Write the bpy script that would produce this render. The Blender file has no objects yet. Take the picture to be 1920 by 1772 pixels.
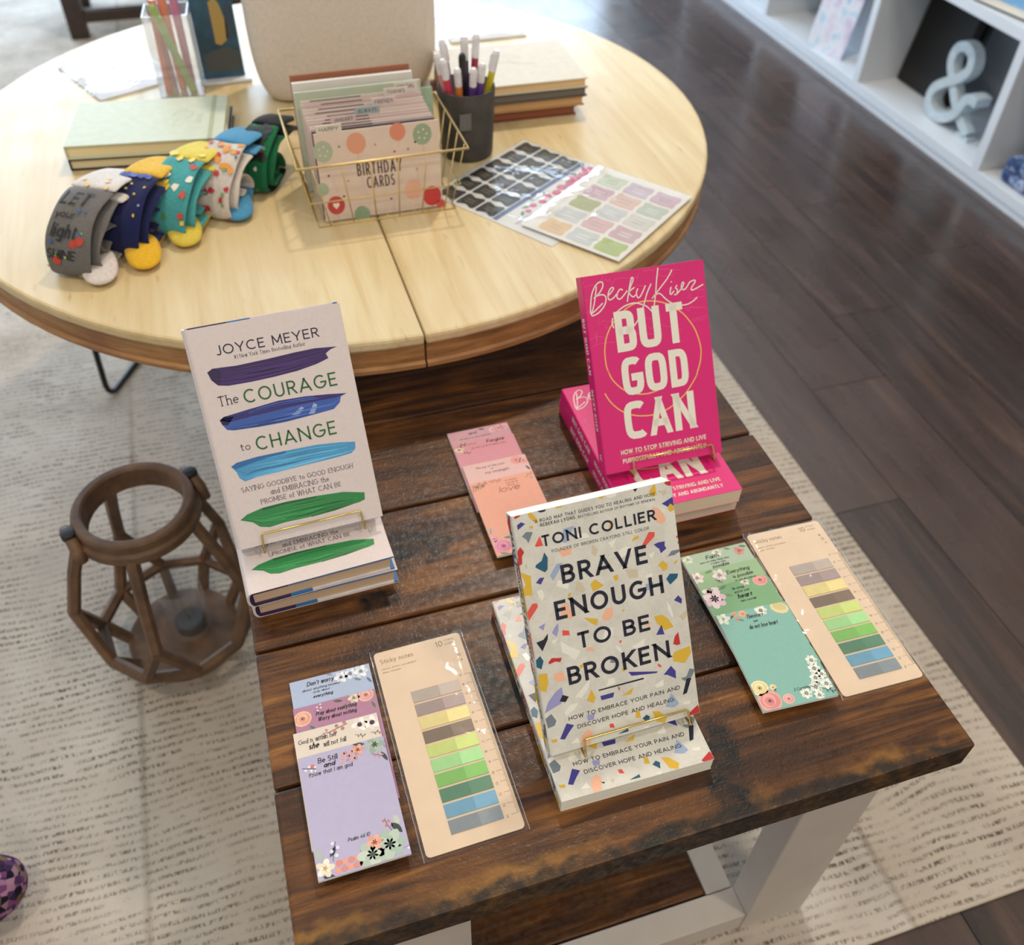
import bpy, math, random
from mathutils import Vector, Matrix
R_ = random.Random(7)
C = bpy.context.scene.collection
sc = bpy.context.scene
TT = 0.5                      # height of the plank table's top above the floor
# ------------------------------------------------------------------ camera, world, lights, exposure
cd = bpy.data.cameras.new('camera'); cam = bpy.data.objects.new('camera', cd); C.objects.link(cam)
rot = Matrix(((0.95425864, 0.20153414, -0.22084935), (-0.2985006, 0.6841139, -0.66549648), (0.01696585, 0.70097943, 0.71297967)))
cam.matrix_world = Matrix.Translation((0, 0, TT + 0.754)) @ rot.to_4x4()
cd.sensor_fit = 'HORIZONTAL'; cd.sensor_width = 36.0; cd.lens = 36.0 * 1723 / 1920
cd.clip_start = 0.02
cd.dof.use_dof = True; cd.dof.focus_distance = 0.815; cd.dof.aperture_fstop = 5.6
sc.camera = cam
sc.view_settings.view_transform = 'Standard'; sc.view_settings.look = 'None'
sc.view_settings.gamma = 1.0; sc.view_settings.use_curve_mapping = False
sc.view_settings.exposure = -0.06
w = bpy.data.worlds.new('daylight'); sc.world = w; w.use_nodes = True
w.node_tree.nodes['Background'].inputs[0].default_value = (0.75, 0.87, 1.0, 1)
w.node_tree.nodes['Background'].inputs[1].default_value = 1.2
def area(name, loc, target, size, power, col, sy=None, shape=None):
    l = bpy.data.lights.new(name, 'AREA'); l.energy = power; l.color = col; l.size = size
    l.shape = shape or ('RECTANGLE' if sy else 'DISK')
    if sy: l.size_y = sy
    o = bpy.data.objects.new(name, l); C.objects.link(o); o.location = loc
    o.rotation_euler = (Vector(target) - Vector(loc)).to_track_quat('-Z', 'Y').to_euler()
    return o
WARM = (1.0, 0.86, 0.70)
area('shopfront_daylight', (-.3, 5.08, 1.32), (-.3, 0, 1.32), 4.9, 235, (0.60, 0.78, 1.0), 2.3)
area('ceiling_lamp_light', (0.75, 2.05, 2.74), (0.75, 2.05, 0), 0.14, 30, WARM)
area('ceiling_lamp_light', (-0.9, 0.3, 2.74), (-0.9, 0.3, 0), 0.22, 15, WARM)
area('ceiling_lamp_light', (1.1, -0.5, 2.74), (1.1, -0.5, 0), 0.22, 17, WARM)
area('ceiling_lamp_light', (-0.3, -1.5, 2.74), (-0.3, -1.5, 0), 0.5, 23, WARM)

# ------------------------------------------------------------------ helpers
def lin(c):
    if isinstance(c, str): c = tuple(int(c[i:i + 2], 16) for i in (0, 2, 4))
    return tuple(((x / 255) / 12.92 if x / 255 <= 0.04045 else ((x / 255 + 0.055) / 1.055) ** 2.4) for x in c)
def rgba(c): return lin(c) + (1.0,)
def newmat(name, rough=0.5, metal=0.0, spec=0.5, coat=0.0):
    m = bpy.data.materials.new(name); m.use_nodes = True
    b = m.node_tree.nodes['Principled BSDF']
    b.inputs['Roughness'].default_value = rough; b.inputs['Metallic'].default_value = metal
    b.inputs['Specular IOR Level'].default_value = spec; b.inputs['Coat Weight'].default_value = coat
    return m, m.node_tree, b
def nd(nt, t, **kw):
    n = nt.nodes.new(t)
    for k, v in kw.items(): setattr(n, k, v)
    return n
def mapping(nt, scale, kind='Object', rnd=True):
    tc = nd(nt, 'ShaderNodeTexCoord'); mp = nd(nt, 'ShaderNodeMapping'); mp.inputs['Scale'].default_value = scale
    src = tc.outputs[kind]
    if rnd:
        oi = nd(nt, 'ShaderNodeObjectInfo'); mu = nd(nt, 'ShaderNodeMath', operation='MULTIPLY'); mu.inputs[1].default_value = 37.0
        nt.links.new(oi.outputs['Random'], mu.inputs[0])
        ad = nd(nt, 'ShaderNodeVectorMath', operation='ADD'); nt.links.new(src, ad.inputs[0]); nt.links.new(mu.outputs[0], ad.inputs[1]); src = ad.outputs[0]
    nt.links.new(src, mp.inputs['Vector'])
    return mp.outputs[0]
def noise(nt, vec, scale, detail=4, rough=0.55, dist=0.0):
    n = nd(nt, 'ShaderNodeTexNoise'); n.inputs['Scale'].default_value = scale; n.inputs['Detail'].default_value = detail
    n.inputs['Roughness'].default_value = rough; n.inputs['Distortion'].default_value = dist
    nt.links.new(vec, n.inputs['Vector']); return n.outputs['Fac']
def ramp(nt, fac, stops):
    r = nd(nt, 'ShaderNodeValToRGB'); e = r.color_ramp.elements
    while len(e) < len(stops): e.new(0.5)
    for k, (p, c) in enumerate(stops): e[k].position = p; e[k].color = rgba(c) if not isinstance(c, float) else (c, c, c, 1)
    nt.links.new(fac, r.inputs[0]); return r.outputs[0]
def mix(nt, fac, a, b, mode='MIX'):
    m = nd(nt, 'ShaderNodeMix', data_type='RGBA', blend_type=mode)
    for s, i in ((fac, 0), (a, 6), (b, 7)):
        if hasattr(s, 'links') or hasattr(s, 'is_linked'): nt.links.new(s, m.inputs[i])
        elif i == 0: m.inputs[0].default_value = s
        else: m.inputs[i].default_value = rgba(s)
    return m.outputs[2]
def bump(nt, b, h, strength=0.2, dist=0.002):
    n = nd(nt, 'ShaderNodeBump'); n.inputs['Strength'].default_value = strength; n.inputs['Distance'].default_value = dist
    nt.links.new(h, n.inputs['Height']); nt.links.new(n.outputs[0], b.inputs['Normal'])
_pl = {}
def plain(name, c, rough=0.55, metal=0.0, var=0.06, scale=60.0, bmp=0.0, spec=0.5, coat=0.0):
    """a single colour with a little procedural mottling and, if asked, fine relief"""
    if name in _pl: return _pl[name]
    m, nt, b = newmat(name, rough, metal, spec, coat)
    v = mapping(nt, (1, 1, 1)); f = noise(nt, v, scale, 3)
    L = lin(c); d = tuple(max(0, x * (1 - 2 * var)) for x in L); u = tuple(min(1, x * (1 + var)) for x in L)
    r = nd(nt, 'ShaderNodeValToRGB'); r.color_ramp.elements[0].color = d + (1,); r.color_ramp.elements[1].color = u + (1,)
    r.color_ramp.elements[0].position = 0.3; r.color_ramp.elements[1].position = 0.7
    nt.links.new(f, r.inputs[0]); nt.links.new(r.outputs[0], b.inputs['Base Color'])
    if bmp: bump(nt, b, noise(nt, v, scale * 4, 3), bmp, 0.001)
    _pl[name] = m; return m

class MB:
    def __init__(s): s.v = []; s.f = []; s.m = []
    def add(s, vs, fs, mi=0):
        o = len(s.v); s.v += [tuple(p) for p in vs]; s.f += [tuple(i + o for i in f) for f in fs]; s.m += [mi] * len(fs); return s
    def box(s, x0, x1, y0, y1, z0, z1, mi=0):
        return s.add([(x0, y0, z0), (x1, y0, z0), (x1, y1, z0), (x0, y1, z0), (x0, y0, z1), (x1, y0, z1), (x1, y1, z1), (x0, y1, z1)],
                     [(0, 3, 2, 1), (4, 5, 6, 7), (0, 1, 5, 4), (1, 2, 6, 5), (2, 3, 7, 6), (3, 0, 4, 7)], mi)
    def tube(s, pts, r, n=8, closed=False, mi=0, cap=True):
        P = [Vector(p) for p in pts]; k = len(P); rings = []
        rs = r if isinstance(r, (list, tuple)) else [r] * k
        up = None
        for i in range(k):
            a = P[i - 1] if (i > 0 or closed) else P[i]; b = P[(i + 1) % k] if (i < k - 1 or closed) else P[i]
            t = (b - a); t = t.normalized() if t.length > 1e-9 else Vector((0, 0, 1))
            if up is None: up = Vector((0, 0, 1)) if abs(t.z) < 0.9 else Vector((1, 0, 0))
            u = up - t * up.dot(t)
            if u.length < 1e-6: u = t.orthogonal()
            u.normalize(); up = u; w_ = t.cross(u)
            rings.append([P[i] + (u * math.cos(2 * math.pi * j / n) + w_ * math.sin(2 * math.pi * j / n)) * rs[i] for j in range(n)])
        vs = [q for ring in rings for q in ring]; fs = []
        for i in range(k if closed else k - 1):
            for j in range(n):
                a, b = i * n + j, i * n + (j + 1) % n; c_, d = ((i + 1) % k) * n + (j + 1) % n, ((i + 1) % k) * n + j
                fs.append((a, b, c_, d))
        if not closed and cap: fs += [tuple(range(n))[::-1], tuple((k - 1) * n + j for j in range(n))]
        return s.add(vs, fs, mi)
    def lathe(s, prof, n=32, cx=0, cy=0, a0=0.0, a1=360.0, mi=0):
        full = abs(a1 - a0 - 360) < 1e-6; m = n if full else n + 1; k = len(prof); vs = []
        for i in range(m):
            a = math.radians(a0 + (a1 - a0) * i / n)
            vs += [(cx + r * math.cos(a), cy + r * math.sin(a), z) for r, z in prof]
        fs = []
        for i in range(n):
            j = (i + 1) % m
            for q in range(k - 1): fs.append((i * k + q, j * k + q, j * k + q + 1, i * k + q + 1))
        return s.add(vs, fs, mi)
    def prism(s, poly, z0, z1, mi=0):
        n = len(poly)
        return s.add([(x, y, z0) for x, y in poly] + [(x, y, z1) for x, y in poly],
                     [tuple(range(n))[::-1], tuple(range(n, 2 * n))] + [(i, (i + 1) % n, n + (i + 1) % n, n + i) for i in range(n)], mi)
    def build(s, name, mats, parent=None, smooth=False, bevel=0.0, sub=0, seg=2):
        me = bpy.data.meshes.new(name); me.from_pydata(s.v, [], s.f); 
        for m in (mats if isinstance(mats, (list, tuple)) else [mats]): me.materials.append(m)
        if any(s.m): me.polygons.foreach_set('material_index', s.m)
        if smooth: me.polygons.foreach_set('use_smooth', [True] * len(me.polygons))
        me.update()
        o = bpy.data.objects.new(name, me); C.objects.link(o)
        if parent: o.parent = parent
        if bevel:
            b = o.modifiers.new('soft_edge', 'BEVEL'); b.width = bevel; b.segments = seg; b.limit_method = 'ANGLE'
        if sub:
            q = o.modifiers.new('smooth', 'SUBSURF'); q.levels = sub; q.render_levels = sub
        return o
def tag(o, label=None, cat=None, group=None, kind=None):
    if label: o['label'] = label
    if cat: o['category'] = cat
    if group: o['group'] = group
    if kind: o['kind'] = kind
    return o
def thing(name, label, cat, loc=(0, 0, 0), rotz=0.0, group=None, matrix=None):
    o = bpy.data.objects.new(name, None); C.objects.link(o); o.empty_display_size = 0.02
    if matrix is not None: o.matrix_world = matrix
    else: o.location = loc; o.rotation_euler = (0, 0, rotz)
    return tag(o, label, cat, group)
def copy_thing(o, label, matrix=None, loc=None, rotz=None, parent=None):
    c = o.copy(); C.objects.link(c)
    if parent: c.parent = parent
    elif matrix is not None: c.matrix_world = matrix
    elif loc is not None: c.location = loc; c.rotation_euler = (0, 0, rotz or 0.0)
    if label: c['label'] = label
    for ch in list(o.children): copy_thing(ch, None, parent=c)
    return c
def circ(cx, cy, rx, ry, n=14, a=0.0):
    ca, sa = math.cos(a), math.sin(a); out = []
    for i in range(n):
        t = 2 * math.pi * i / n; x, y = rx * math.cos(t), ry * math.sin(t); out.append((cx + x * ca - y * sa, cy + x * sa + y * ca))
    return out

# ------------------------------------------------------------------ printed ink: flat shapes and single-line lettering
ink_m, _nt, _b = newmat('printed_ink', 0.5)
_at = nd(_nt, 'ShaderNodeAttribute', attribute_name='ink'); _nt.links.new(_at.outputs['Color'], _b.inputs['Base Color'])
ink_g, _nt, _b = newmat('glossy_printed_ink', 0.3)
_at = nd(_nt, 'ShaderNodeAttribute', attribute_name='ink'); _nt.links.new(_at.outputs['Color'], _b.inputs['Base Color'])
def arc(cx, cy, rx, ry, a0, a1, n=9, sq=2.0):
    o = []
    for i in range(n + 1):
        a = math.radians(a0 + (a1 - a0) * i / n); c, s = math.cos(a), math.sin(a)
        o.append((cx + rx * math.copysign(abs(c) ** (2 / sq), c), cy + ry * math.copysign(abs(s) ** (2 / sq), s)))
    return o
def glyphs(sq=2.0):
    A = lambda *a, **k: arc(*a, sq=sq, **k)
    g = {}
    g['A'] = (.84, [[(0, 0), (.42, 1)], [(.84, 0), (.42, 1)], [(.15, .28), (.69, .28)]])
    g['B'] = (.6, [[(0, .52), (.3, .52)] + A(.3, .76, .26, .24, -90, 90)[1:] + [(0, 1), (0, 0), (.32, 0)] + A(.32, .26, .28, .26, -90, 90)])
    g['C'] = (.8, [A(.46, .5, .46, .5, 48, 312, n=14)])
    g['D'] = (.74, [[(0, 0), (0, 1), (.3, 1)] + A(.3, .5, .44, .5, 90, -90, n=12) + [(0, 0)]])
    g['E'] = (.54, [[(.54, 1), (0, 1), (0, 0), (.54, 0)], [(0, .52), (.48, .52)]])
    g['F'] = (.52, [[(.52, 1), (0, 1), (0, 0)], [(0, .5), (.46, .5)]])
    g['G'] = (.86, [A(.46, .5, .46, .5, 48, 345, n=15) + [(.9, .46), (.52, .46)]])
    g['H'] = (.7, [[(0, 0), (0, 1)], [(.7, 0), (.7, 1)], [(0, .5), (.7, .5)]])
    g['I'] = (0.0, [[(0, 0), (0, 1)]])
    g['J'] = (.4, [[(.4, 1), (.4, .25)] + A(.2, .22, .2, .22, 0, -150)])
    g['K'] = (.62, [[(0, 0), (0, 1)], [(.6, 1), (.02, .45)], [(.2, .6), (.62, 0)]])
    g['L'] = (.5, [[(0, 1), (0, 0), (.5, 0)]])
    g['M'] = (.86, [[(0, 0), (.03, 1)], [(.03, 1), (.43, .15)], [(.43, .15), (.83, 1)], [(.83, 1), (.86, 0)]])
    g['N'] = (.8, [[(0, 0), (0, 1)], [(0, 1), (.8, 0)], [(.8, 0), (.8, 1)]])
    g['O'] = (.92, [A(.46, .5, .46, .5, 90, 450, n=20)])
    g['P'] = (.56, [[(0, 0), (0, 1), (.3, 1)] + A(.3, .73, .26, .27, 90, -90) + [(0, .46)]])
    g['Q'] = (.92, [A(.46, .5, .46, .5, 90, 450, n=20), [(.6, .25), (.9, -.05)]])
    g['R'] = (.6, [[(0, 0), (0, 1), (.3, 1)] + A(.3, .74, .27, .26, 90, -90) + [(0, .48)], [(.28, .48), (.6, 0)]])
    g['S'] = (.56, [A(.28, .76, .26, .24, 40, 270) + A(.28, .26, .28, .26, 90, -145)[1:]])
    g['T'] = (.66, [[(0, 1), (.66, 1)], [(.33, 1), (.33, 0)]])
    g['U'] = (.68, [[(0, 1), (0, .34)] + A(.34, .34, .34, .34, 180, 360, n=10) + [(.68, 1)]])
    g['V'] = (.8, [[(0, 1), (.4, 0)], [(.8, 1), (.4, 0)]])
    g['W'] = (1.1, [[(0, 1), (.28, 0)], [(.28, 0), (.55, 1)], [(.55, 1), (.82, 0)], [(.82, 0), (1.1, 1)]])
    g['X'] = (.7, [[(0, 0), (.7, 1)], [(0, 1), (.7, 0)]])
    g['Y'] = (.72, [[(0, 1), (.36, .42)], [(.72, 1), (.36, .42)], [(.36, .47), (.36, 0)]])
    g['Z'] = (.62, [[(0, 1), (.62, 1), (0, 0), (.62, 0)]])
    x = .62
    bowl = lambda cx=.24: A(cx, x / 2, .24, x / 2, 0, 360, n=14)
    g['a'] = (.48, [bowl(), [(.48, x), (.48, 0)]])
    g['b'] = (.48, [[(0, 1), (0, 0)], bowl()])
    g['c'] = (.42, [A(.24, x / 2, .24, x / 2, 45, 315, n=12)])
    g['d'] = (.48, [bowl(), [(.48, 1), (.48, 0)]])
    g['e'] = (.48, [[(.01, .33), (.48, .33)] + A(.24, x / 2, .24, x / 2, 5, 315, n=13)])
    g['f'] = (.3, [[(.12, 0), (.12, .8)] + A(.26, .82, .14, .18, 180, 70, n=5), [(0, x), (.3, x)]])
    g['g'] = (.48, [bowl(), [(.48, x), (.48, -.1)] + A(.24, -.08, .24, .2, 0, -150)])
    g['h'] = (.44, [[(0, 1), (0, 0)], [(0, .36)] + A(.22, .38, .22, .24, 180, 0) + [(.44, 0)]])
    g['i'] = (0.02, [[(0, x), (0, 0)], [(0, .82), (0, .9)]])
    g['j'] = (.12, [[(.12, x), (.12, -.12)] + A(0, -.12, .12, .14, 0, -90, n=4), [(.12, .82), (.12, .9)]])
    g['k'] = (.42, [[(0, 1), (0, 0)], [(.4, x), (.02, .25)], [(.14, .36), (.42, 0)]])
    g['l'] = (0.02, [[(0, 1), (0, 0)]])
    g['m'] = (.72, [[(0, x), (0, 0)], [(0, .38)] + A(.18, .4, .18, .22, 180, 0) + [(.36, 0)], [(.36, .38)] + A(.54, .4, .18, .22, 180, 0) + [(.72, 0)]])
    g['n'] = (.44, [[(0, x), (0, 0)], [(0, .36)] + A(.22, .38, .22, .24, 180, 0) + [(.44, 0)]])
    g['o'] = (.5, [A(.25, x / 2, .25, x / 2, 90, 450, n=14)])
    g['p'] = (.48, [[(0, x), (0, -.3)], bowl()])
    g['q'] = (.48, [[(.48, x), (.48, -.3)], bowl()])
    g['r'] = (.28, [[(0, x), (0, 0)], [(0, .36)] + A(.2, .38, .2, .24, 180, 70)])
    g['s'] = (.36, [A(.18, .47, .17, .15, 40, 270) + A(.18, .16, .18, .16, 90, -145)[1:]])
    g['t'] = (.3, [[(.12, .86), (.12, .14)] + A(.24, .13, .12, .13, 180, 290, n=5), [(0, x), (.3, x)]])
    g['u'] = (.44, [[(0, x), (0, .24)] + A(.22, .24, .22, .24, 180, 360) + [(.44, x)], [(.44, .3), (.44, 0)]])
    g['v'] = (.46, [[(0, x), (.23, 0)], [(.46, x), (.23, 0)]])
    g['w'] = (.66, [[(0, x), (.17, 0)], [(.17, 0), (.33, x)], [(.33, x), (.5, 0)], [(.5, 0), (.66, x)]])
    g['x'] = (.42, [[(0, 0), (.42, x)], [(0, x), (.42, 0)]])
    g['y'] = (.46, [[(0, x), (.23, 0)], [(.46, x), (.12, -.3)]])
    g['z'] = (.4, [[(0, x), (.4, x), (0, 0), (.4, 0)]])
    g['0'] = (.6, [A(.3, .5, .3, .5, 90, 450, n=16)]); g['1'] = (.2, [[(0, .8), (.2, 1), (.2, 0)]])
    g['2'] = (.52, [A(.26, .72, .26, .28, 160, -30) + [(0, 0), (.52, 0)]]); g['3'] = (.52, [A(.24, .76, .24, .24, 140, -90) + A(.24, .27, .28, .27, 90, -140)[1:]])
    g['4'] = (.6, [[(.45, 0), (.45, 1), (0, .28), (.6, .28)]]); g['5'] = (.52, [[(.48, 1), (.08, 1), (.04, .56)] + A(.22, .32, .3, .32, 110, -140)])
    g['6'] = (.54, [[(.4, 1), (.04, .42)] + A(.27, .3, .27, .3, 150, -210, n=14)]); g['7'] = (.54, [[(0, 1), (.54, 1), (.18, 0)]])
    g['8'] = (.52, [A(.26, .76, .22, .24, -90, 270, n=12), A(.26, .26, .26, .26, 90, 450, n=12)]); g['9'] = (.54, [[(.14, 0), (.5, .58)] + A(.27, .7, .27, .3, -30, 330, n=14)])
    g['.'] = (.04, [[(0, 0), (.04, .06)]]); g[','] = (.05, [[(.05, .08), (0, -.12)]]); g[':'] = (.04, [[(0, .05), (.02, .1)], [(0, .5), (.02, .55)]])
    g['-'] = (.28, [[(0, .42), (.28, .42)]]); g["'"] = (.02, [[(.02, 1), (0, .78)]])
    g['“'] = (.16, [[(0, .78), (.03, 1)], [(.13, .78), (.16, 1)]]); g['”'] = (.16, [[(.03, 1), (0, .78)], [(.16, 1), (.13, .78)]])
    g['#'] = (.56, [[(.14, 0), (.24, 1)], [(.36, 0), (.46, 1)], [(0, .34), (.56, .34)], [(.02, .68), (.56, .68)]])
    g['\\'] = (.3, [[(0, 1), (.3, 0)]]); g[' '] = (.36, [])
    return g
GL = {2.0: glyphs(2.0), 3.6: glyphs(3.6)}
class Ink:
    """flat print on a sheet: polygons in sheet coordinates (metres) with a colour and a layer"""
    def __init__(s, clip=None): s.p = []; s.clip = clip
    def poly(s, pts, col, lay=0): s.p.append((pts, lin(col), lay))
    def _clip(s, pts):
        x0, x1, y0, y1 = s.clip
        for ax, lim, sg in ((0, x0, 1), (0, x1, -1), (1, y0, 1), (1, y1, -1)):
            out = []
            for i in range(len(pts)):
                a, b = pts[i - 1], pts[i]; da, db = sg * (a[ax] - lim), sg * (b[ax] - lim)
                if (da >= 0) != (db >= 0):
                    t = da / (da - db); out.append((a[0] + (b[0] - a[0]) * t, a[1] + (b[1] - a[1]) * t))
                if db >= 0: out.append(b)
            pts = out
            if len(pts) < 3: return None
        return pts
    def line(s, pts, wd, col, lay=1, taper=False):
        q = [pts[0]]
        for p in pts[1:]:
            if math.hypot(p[0] - q[-1][0], p[1] - q[-1][1]) > 1e-7: q.append(p)
        if len(q) < 2: return
        closed = math.hypot(q[0][0] - q[-1][0], q[0][1] - q[-1][1]) < 1e-6 and len(q) > 3
        if closed: q = q[:-1]
        n = len(q); L = []; Rr = []
        for i in range(n):
            a = q[i - 1] if (i > 0 or closed) else None; b = q[(i + 1) % n] if (i < n - 1 or closed) else None
            ds = []
            for u, v in ((a, q[i]), (q[i], b)):
                if u is not None and v is not None:
                    d = math.hypot(v[0] - u[0], v[1] - u[1]); ds.append(((v[0] - u[0]) / d, (v[1] - u[1]) / d))
            if len(ds) == 2:
                nx, ny = -(ds[0][1] + ds[1][1]), ds[0][0] + ds[1][0]; l = math.hypot(nx, ny)
                if l < 0.35: nx, ny, k = -ds[0][1], ds[0][0], 1.0
                else:
                    nx, ny = nx / l, ny / l; k = min(1.9, 1 / max(0.3, nx * -ds[0][1] + ny * ds[0][0]))
            else: nx, ny, k = -ds[0][1], ds[0][0], 1.0
            hw = wd / 2 * k
            if taper: hw *= 0.35 + 0.65 * math.sin(math.pi * (i + .5) / n)
            L.append((q[i][0] + nx * hw, q[i][1] + ny * hw)); Rr.append((q[i][0] - nx * hw, q[i][1] - ny * hw))
        for i in range(n if closed else n - 1):
            j = (i + 1) % n; s.poly([Rr[i], Rr[j], L[j], L[i]], col, lay)
    def text(s, t, x0, x1, y, h, col='14122a', wt=0.14, sq=2.0, slant=0.0, serif=False, ls=0.16, lay=2, rot=0.0, tf=None):
        g = GL[sq]; n = len(t); th = wt * h
        base = sum(g[c][0] if c in g else .4 for c in t); rigid = sum(th for c in t if c != ' ') + ls * h * (n - 1)
        xs = max(0.12 * h, (x1 - x0 - rigid) / max(base, .1)); x = x0 + th / 2
        for c in t:
            wd, st = g.get(c, (.4, []))
            for pl in st:
                q = [(x + px * xs + slant * py * h, y + th / 2 + py * (h - th)) for px, py in pl]
                closed = pl[0] == pl[-1] or math.hypot(pl[0][0] - pl[-1][0], pl[0][1] - pl[-1][1]) < 1e-6
                if not closed:
                    for e, nb in ((0, 1), (-1, -2)):
                        dx, dy = q[e][0] - q[nb][0], q[e][1] - q[nb][1]
                        if any(abs(pl[e][1] - v) < 1e-6 for v in (0, 1, .62, -.3, .9)) and abs(dy) > .25 * abs(dx):
                            k_ = th / 2 / abs(dy); q[e] = (q[e][0] + dx * k_, q[e][1] + dy * k_)
                        elif abs(dy) < 1e-9 and pl[e][0] > 0: q[e] = (q[e][0] + math.copysign(th * .35, dx), q[e][1])
                if len(q) == 2 and not serif:
                    dx, dy = q[1][0] - q[0][0], q[1][1] - q[0][1]
                    if abs(dx) > 1e-7 and abs(dy) > .3 * abs(dx):
                        hw = th / 2 * math.hypot(dx, dy) / abs(dy) * (.86 if wt > .19 else 1); pg = [(q[0][0] - hw, q[0][1]), (q[0][0] + hw, q[0][1]), (q[1][0] + hw, q[1][1]), (q[1][0] - hw, q[1][1])]
                        s.poly([tf(z) for z in pg] if tf else pg, col, lay); continue
                segs = [q]
                if serif and c not in '.,:-\'#':
                    for e, nb in ((0, 1), (-1, -2)):
                        if abs(pl[e][1] - pl[nb][1]) > 0.2 and (abs(pl[e][1]) < .03 or pl[e][1] > .6):
                            segs.append([(q[e][0] - .13 * h, q[e][1]), (q[e][0] + .13 * h, q[e][1])])
                for k, sg in enumerate(segs):
                    if tf: sg = [tf(p) for p in sg]
                    s.line(sg, th * (0.7 if k else 1), col, lay)
            x += wd * xs + (0 if c == ' ' else th) + ls * h
    def flower(s, x, y, r, c1, c2, cc, n=6, lay=1, ph=0.0):
        for i in range(n):
            a = ph + 2 * math.pi * i / n; s.poly(circ(x + .55 * r * math.cos(a), y + .55 * r * math.sin(a), .48 * r, .34 * r, 8, a), c1 if i % 2 else c2, lay + (i % 2))
        for i in range(n):
            a = ph + .5 + 2 * math.pi * i / n; s.poly(circ(x + .3 * r * math.cos(a), y + .3 * r * math.sin(a), .28 * r, .2 * r, 7, a), c2 if i % 2 else c1, lay + 2)
        s.poly(circ(x, y, .17 * r, .17 * r, 8), cc, lay + 3)
    def rose(s, x, y, r, c1, c2, c3, lay=1):
        s.poly(circ(x, y, r, r * .92, 12, .3), c1, lay)
        for i, k in enumerate((.8, .6, .42, .25)):
            s.poly(circ(x + .06 * r * math.cos(i * 2.1), y + .06 * r * math.sin(i * 2.1), k * r, k * r * .88, 11, i), (c2, c1, c2, c3)[i], lay + 1 + i)
        s.poly(circ(x, y, .1 * r, .1 * r, 7), '3c3038', lay + 6)
    def leaf(s, x, y, l, a, c, wd=.32, lay=1):
        pts = [(t * l, wd * l * .5 * math.sin(math.pi * t) * sg) for sg, ts in ((1, (0, .25, .5, .75, 1)), (-1, (.75, .5, .25))) for t in ts]
        ca, sa = math.cos(a), math.sin(a); s.poly([(x + p * ca - q * sa, y + p * sa + q * ca) for p, q in pts], c, lay)
    def sprig(s, x, y, l, a, c, dot=None, lay=1):
        ca, sa = math.cos(a), math.sin(a); s.line([(x, y), (x + l * .5 * ca - l * .06 * sa, y + l * .5 * sa), (x + l * ca, y + l * sa)], l * .05, c, lay)
        for k in range(4):
            t = .3 + .2 * k; sg = 1 if k % 2 else -1; px, py = x + l * t * ca, y + l * t * sa
            if dot: s.poly(circ(px + sg * .14 * l * -sa, py + sg * .14 * l * ca, .1 * l, .1 * l, 7), dot, lay + 1)
            else: s.leaf(px, py, .3 * l, a + sg * .9, c, .4, lay + 1)
    def build(s, name, parent=None, fmap=None, mat=None, z0=0.0):
        vs = []; fs = []; cols = []
        for pts, col, lay in s.p:
            if s.clip: pts = s._clip(pts)
            if not pts: continue
            ar = sum(pts[i - 1][0] * pts[i][1] - pts[i][0] * pts[i - 1][1] for i in range(len(pts)))
            if ar < 0: pts = pts[::-1]
            o = len(vs); dz = z0 + 0.00010 + 0.000022 * lay
            vs += [(fmap(u, v, dz) if fmap else (u, v, dz)) for u, v in pts]; fs.append(tuple(range(o, o + len(pts)))); cols.append((col, len(pts)))
        me = bpy.data.meshes.new(name); me.from_pydata(vs, [], fs); me.materials.append(mat or ink_m)
        at = me.color_attributes.new('ink', 'FLOAT_COLOR', 'CORNER'); flat = []
        for col, k in cols: flat += list(col + (1.0,)) * k
        at.data.foreach_set('color', flat); me.update()
        o = bpy.data.objects.new(name, me); C.objects.link(o)
        if parent: o.parent = parent
        return o
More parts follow.
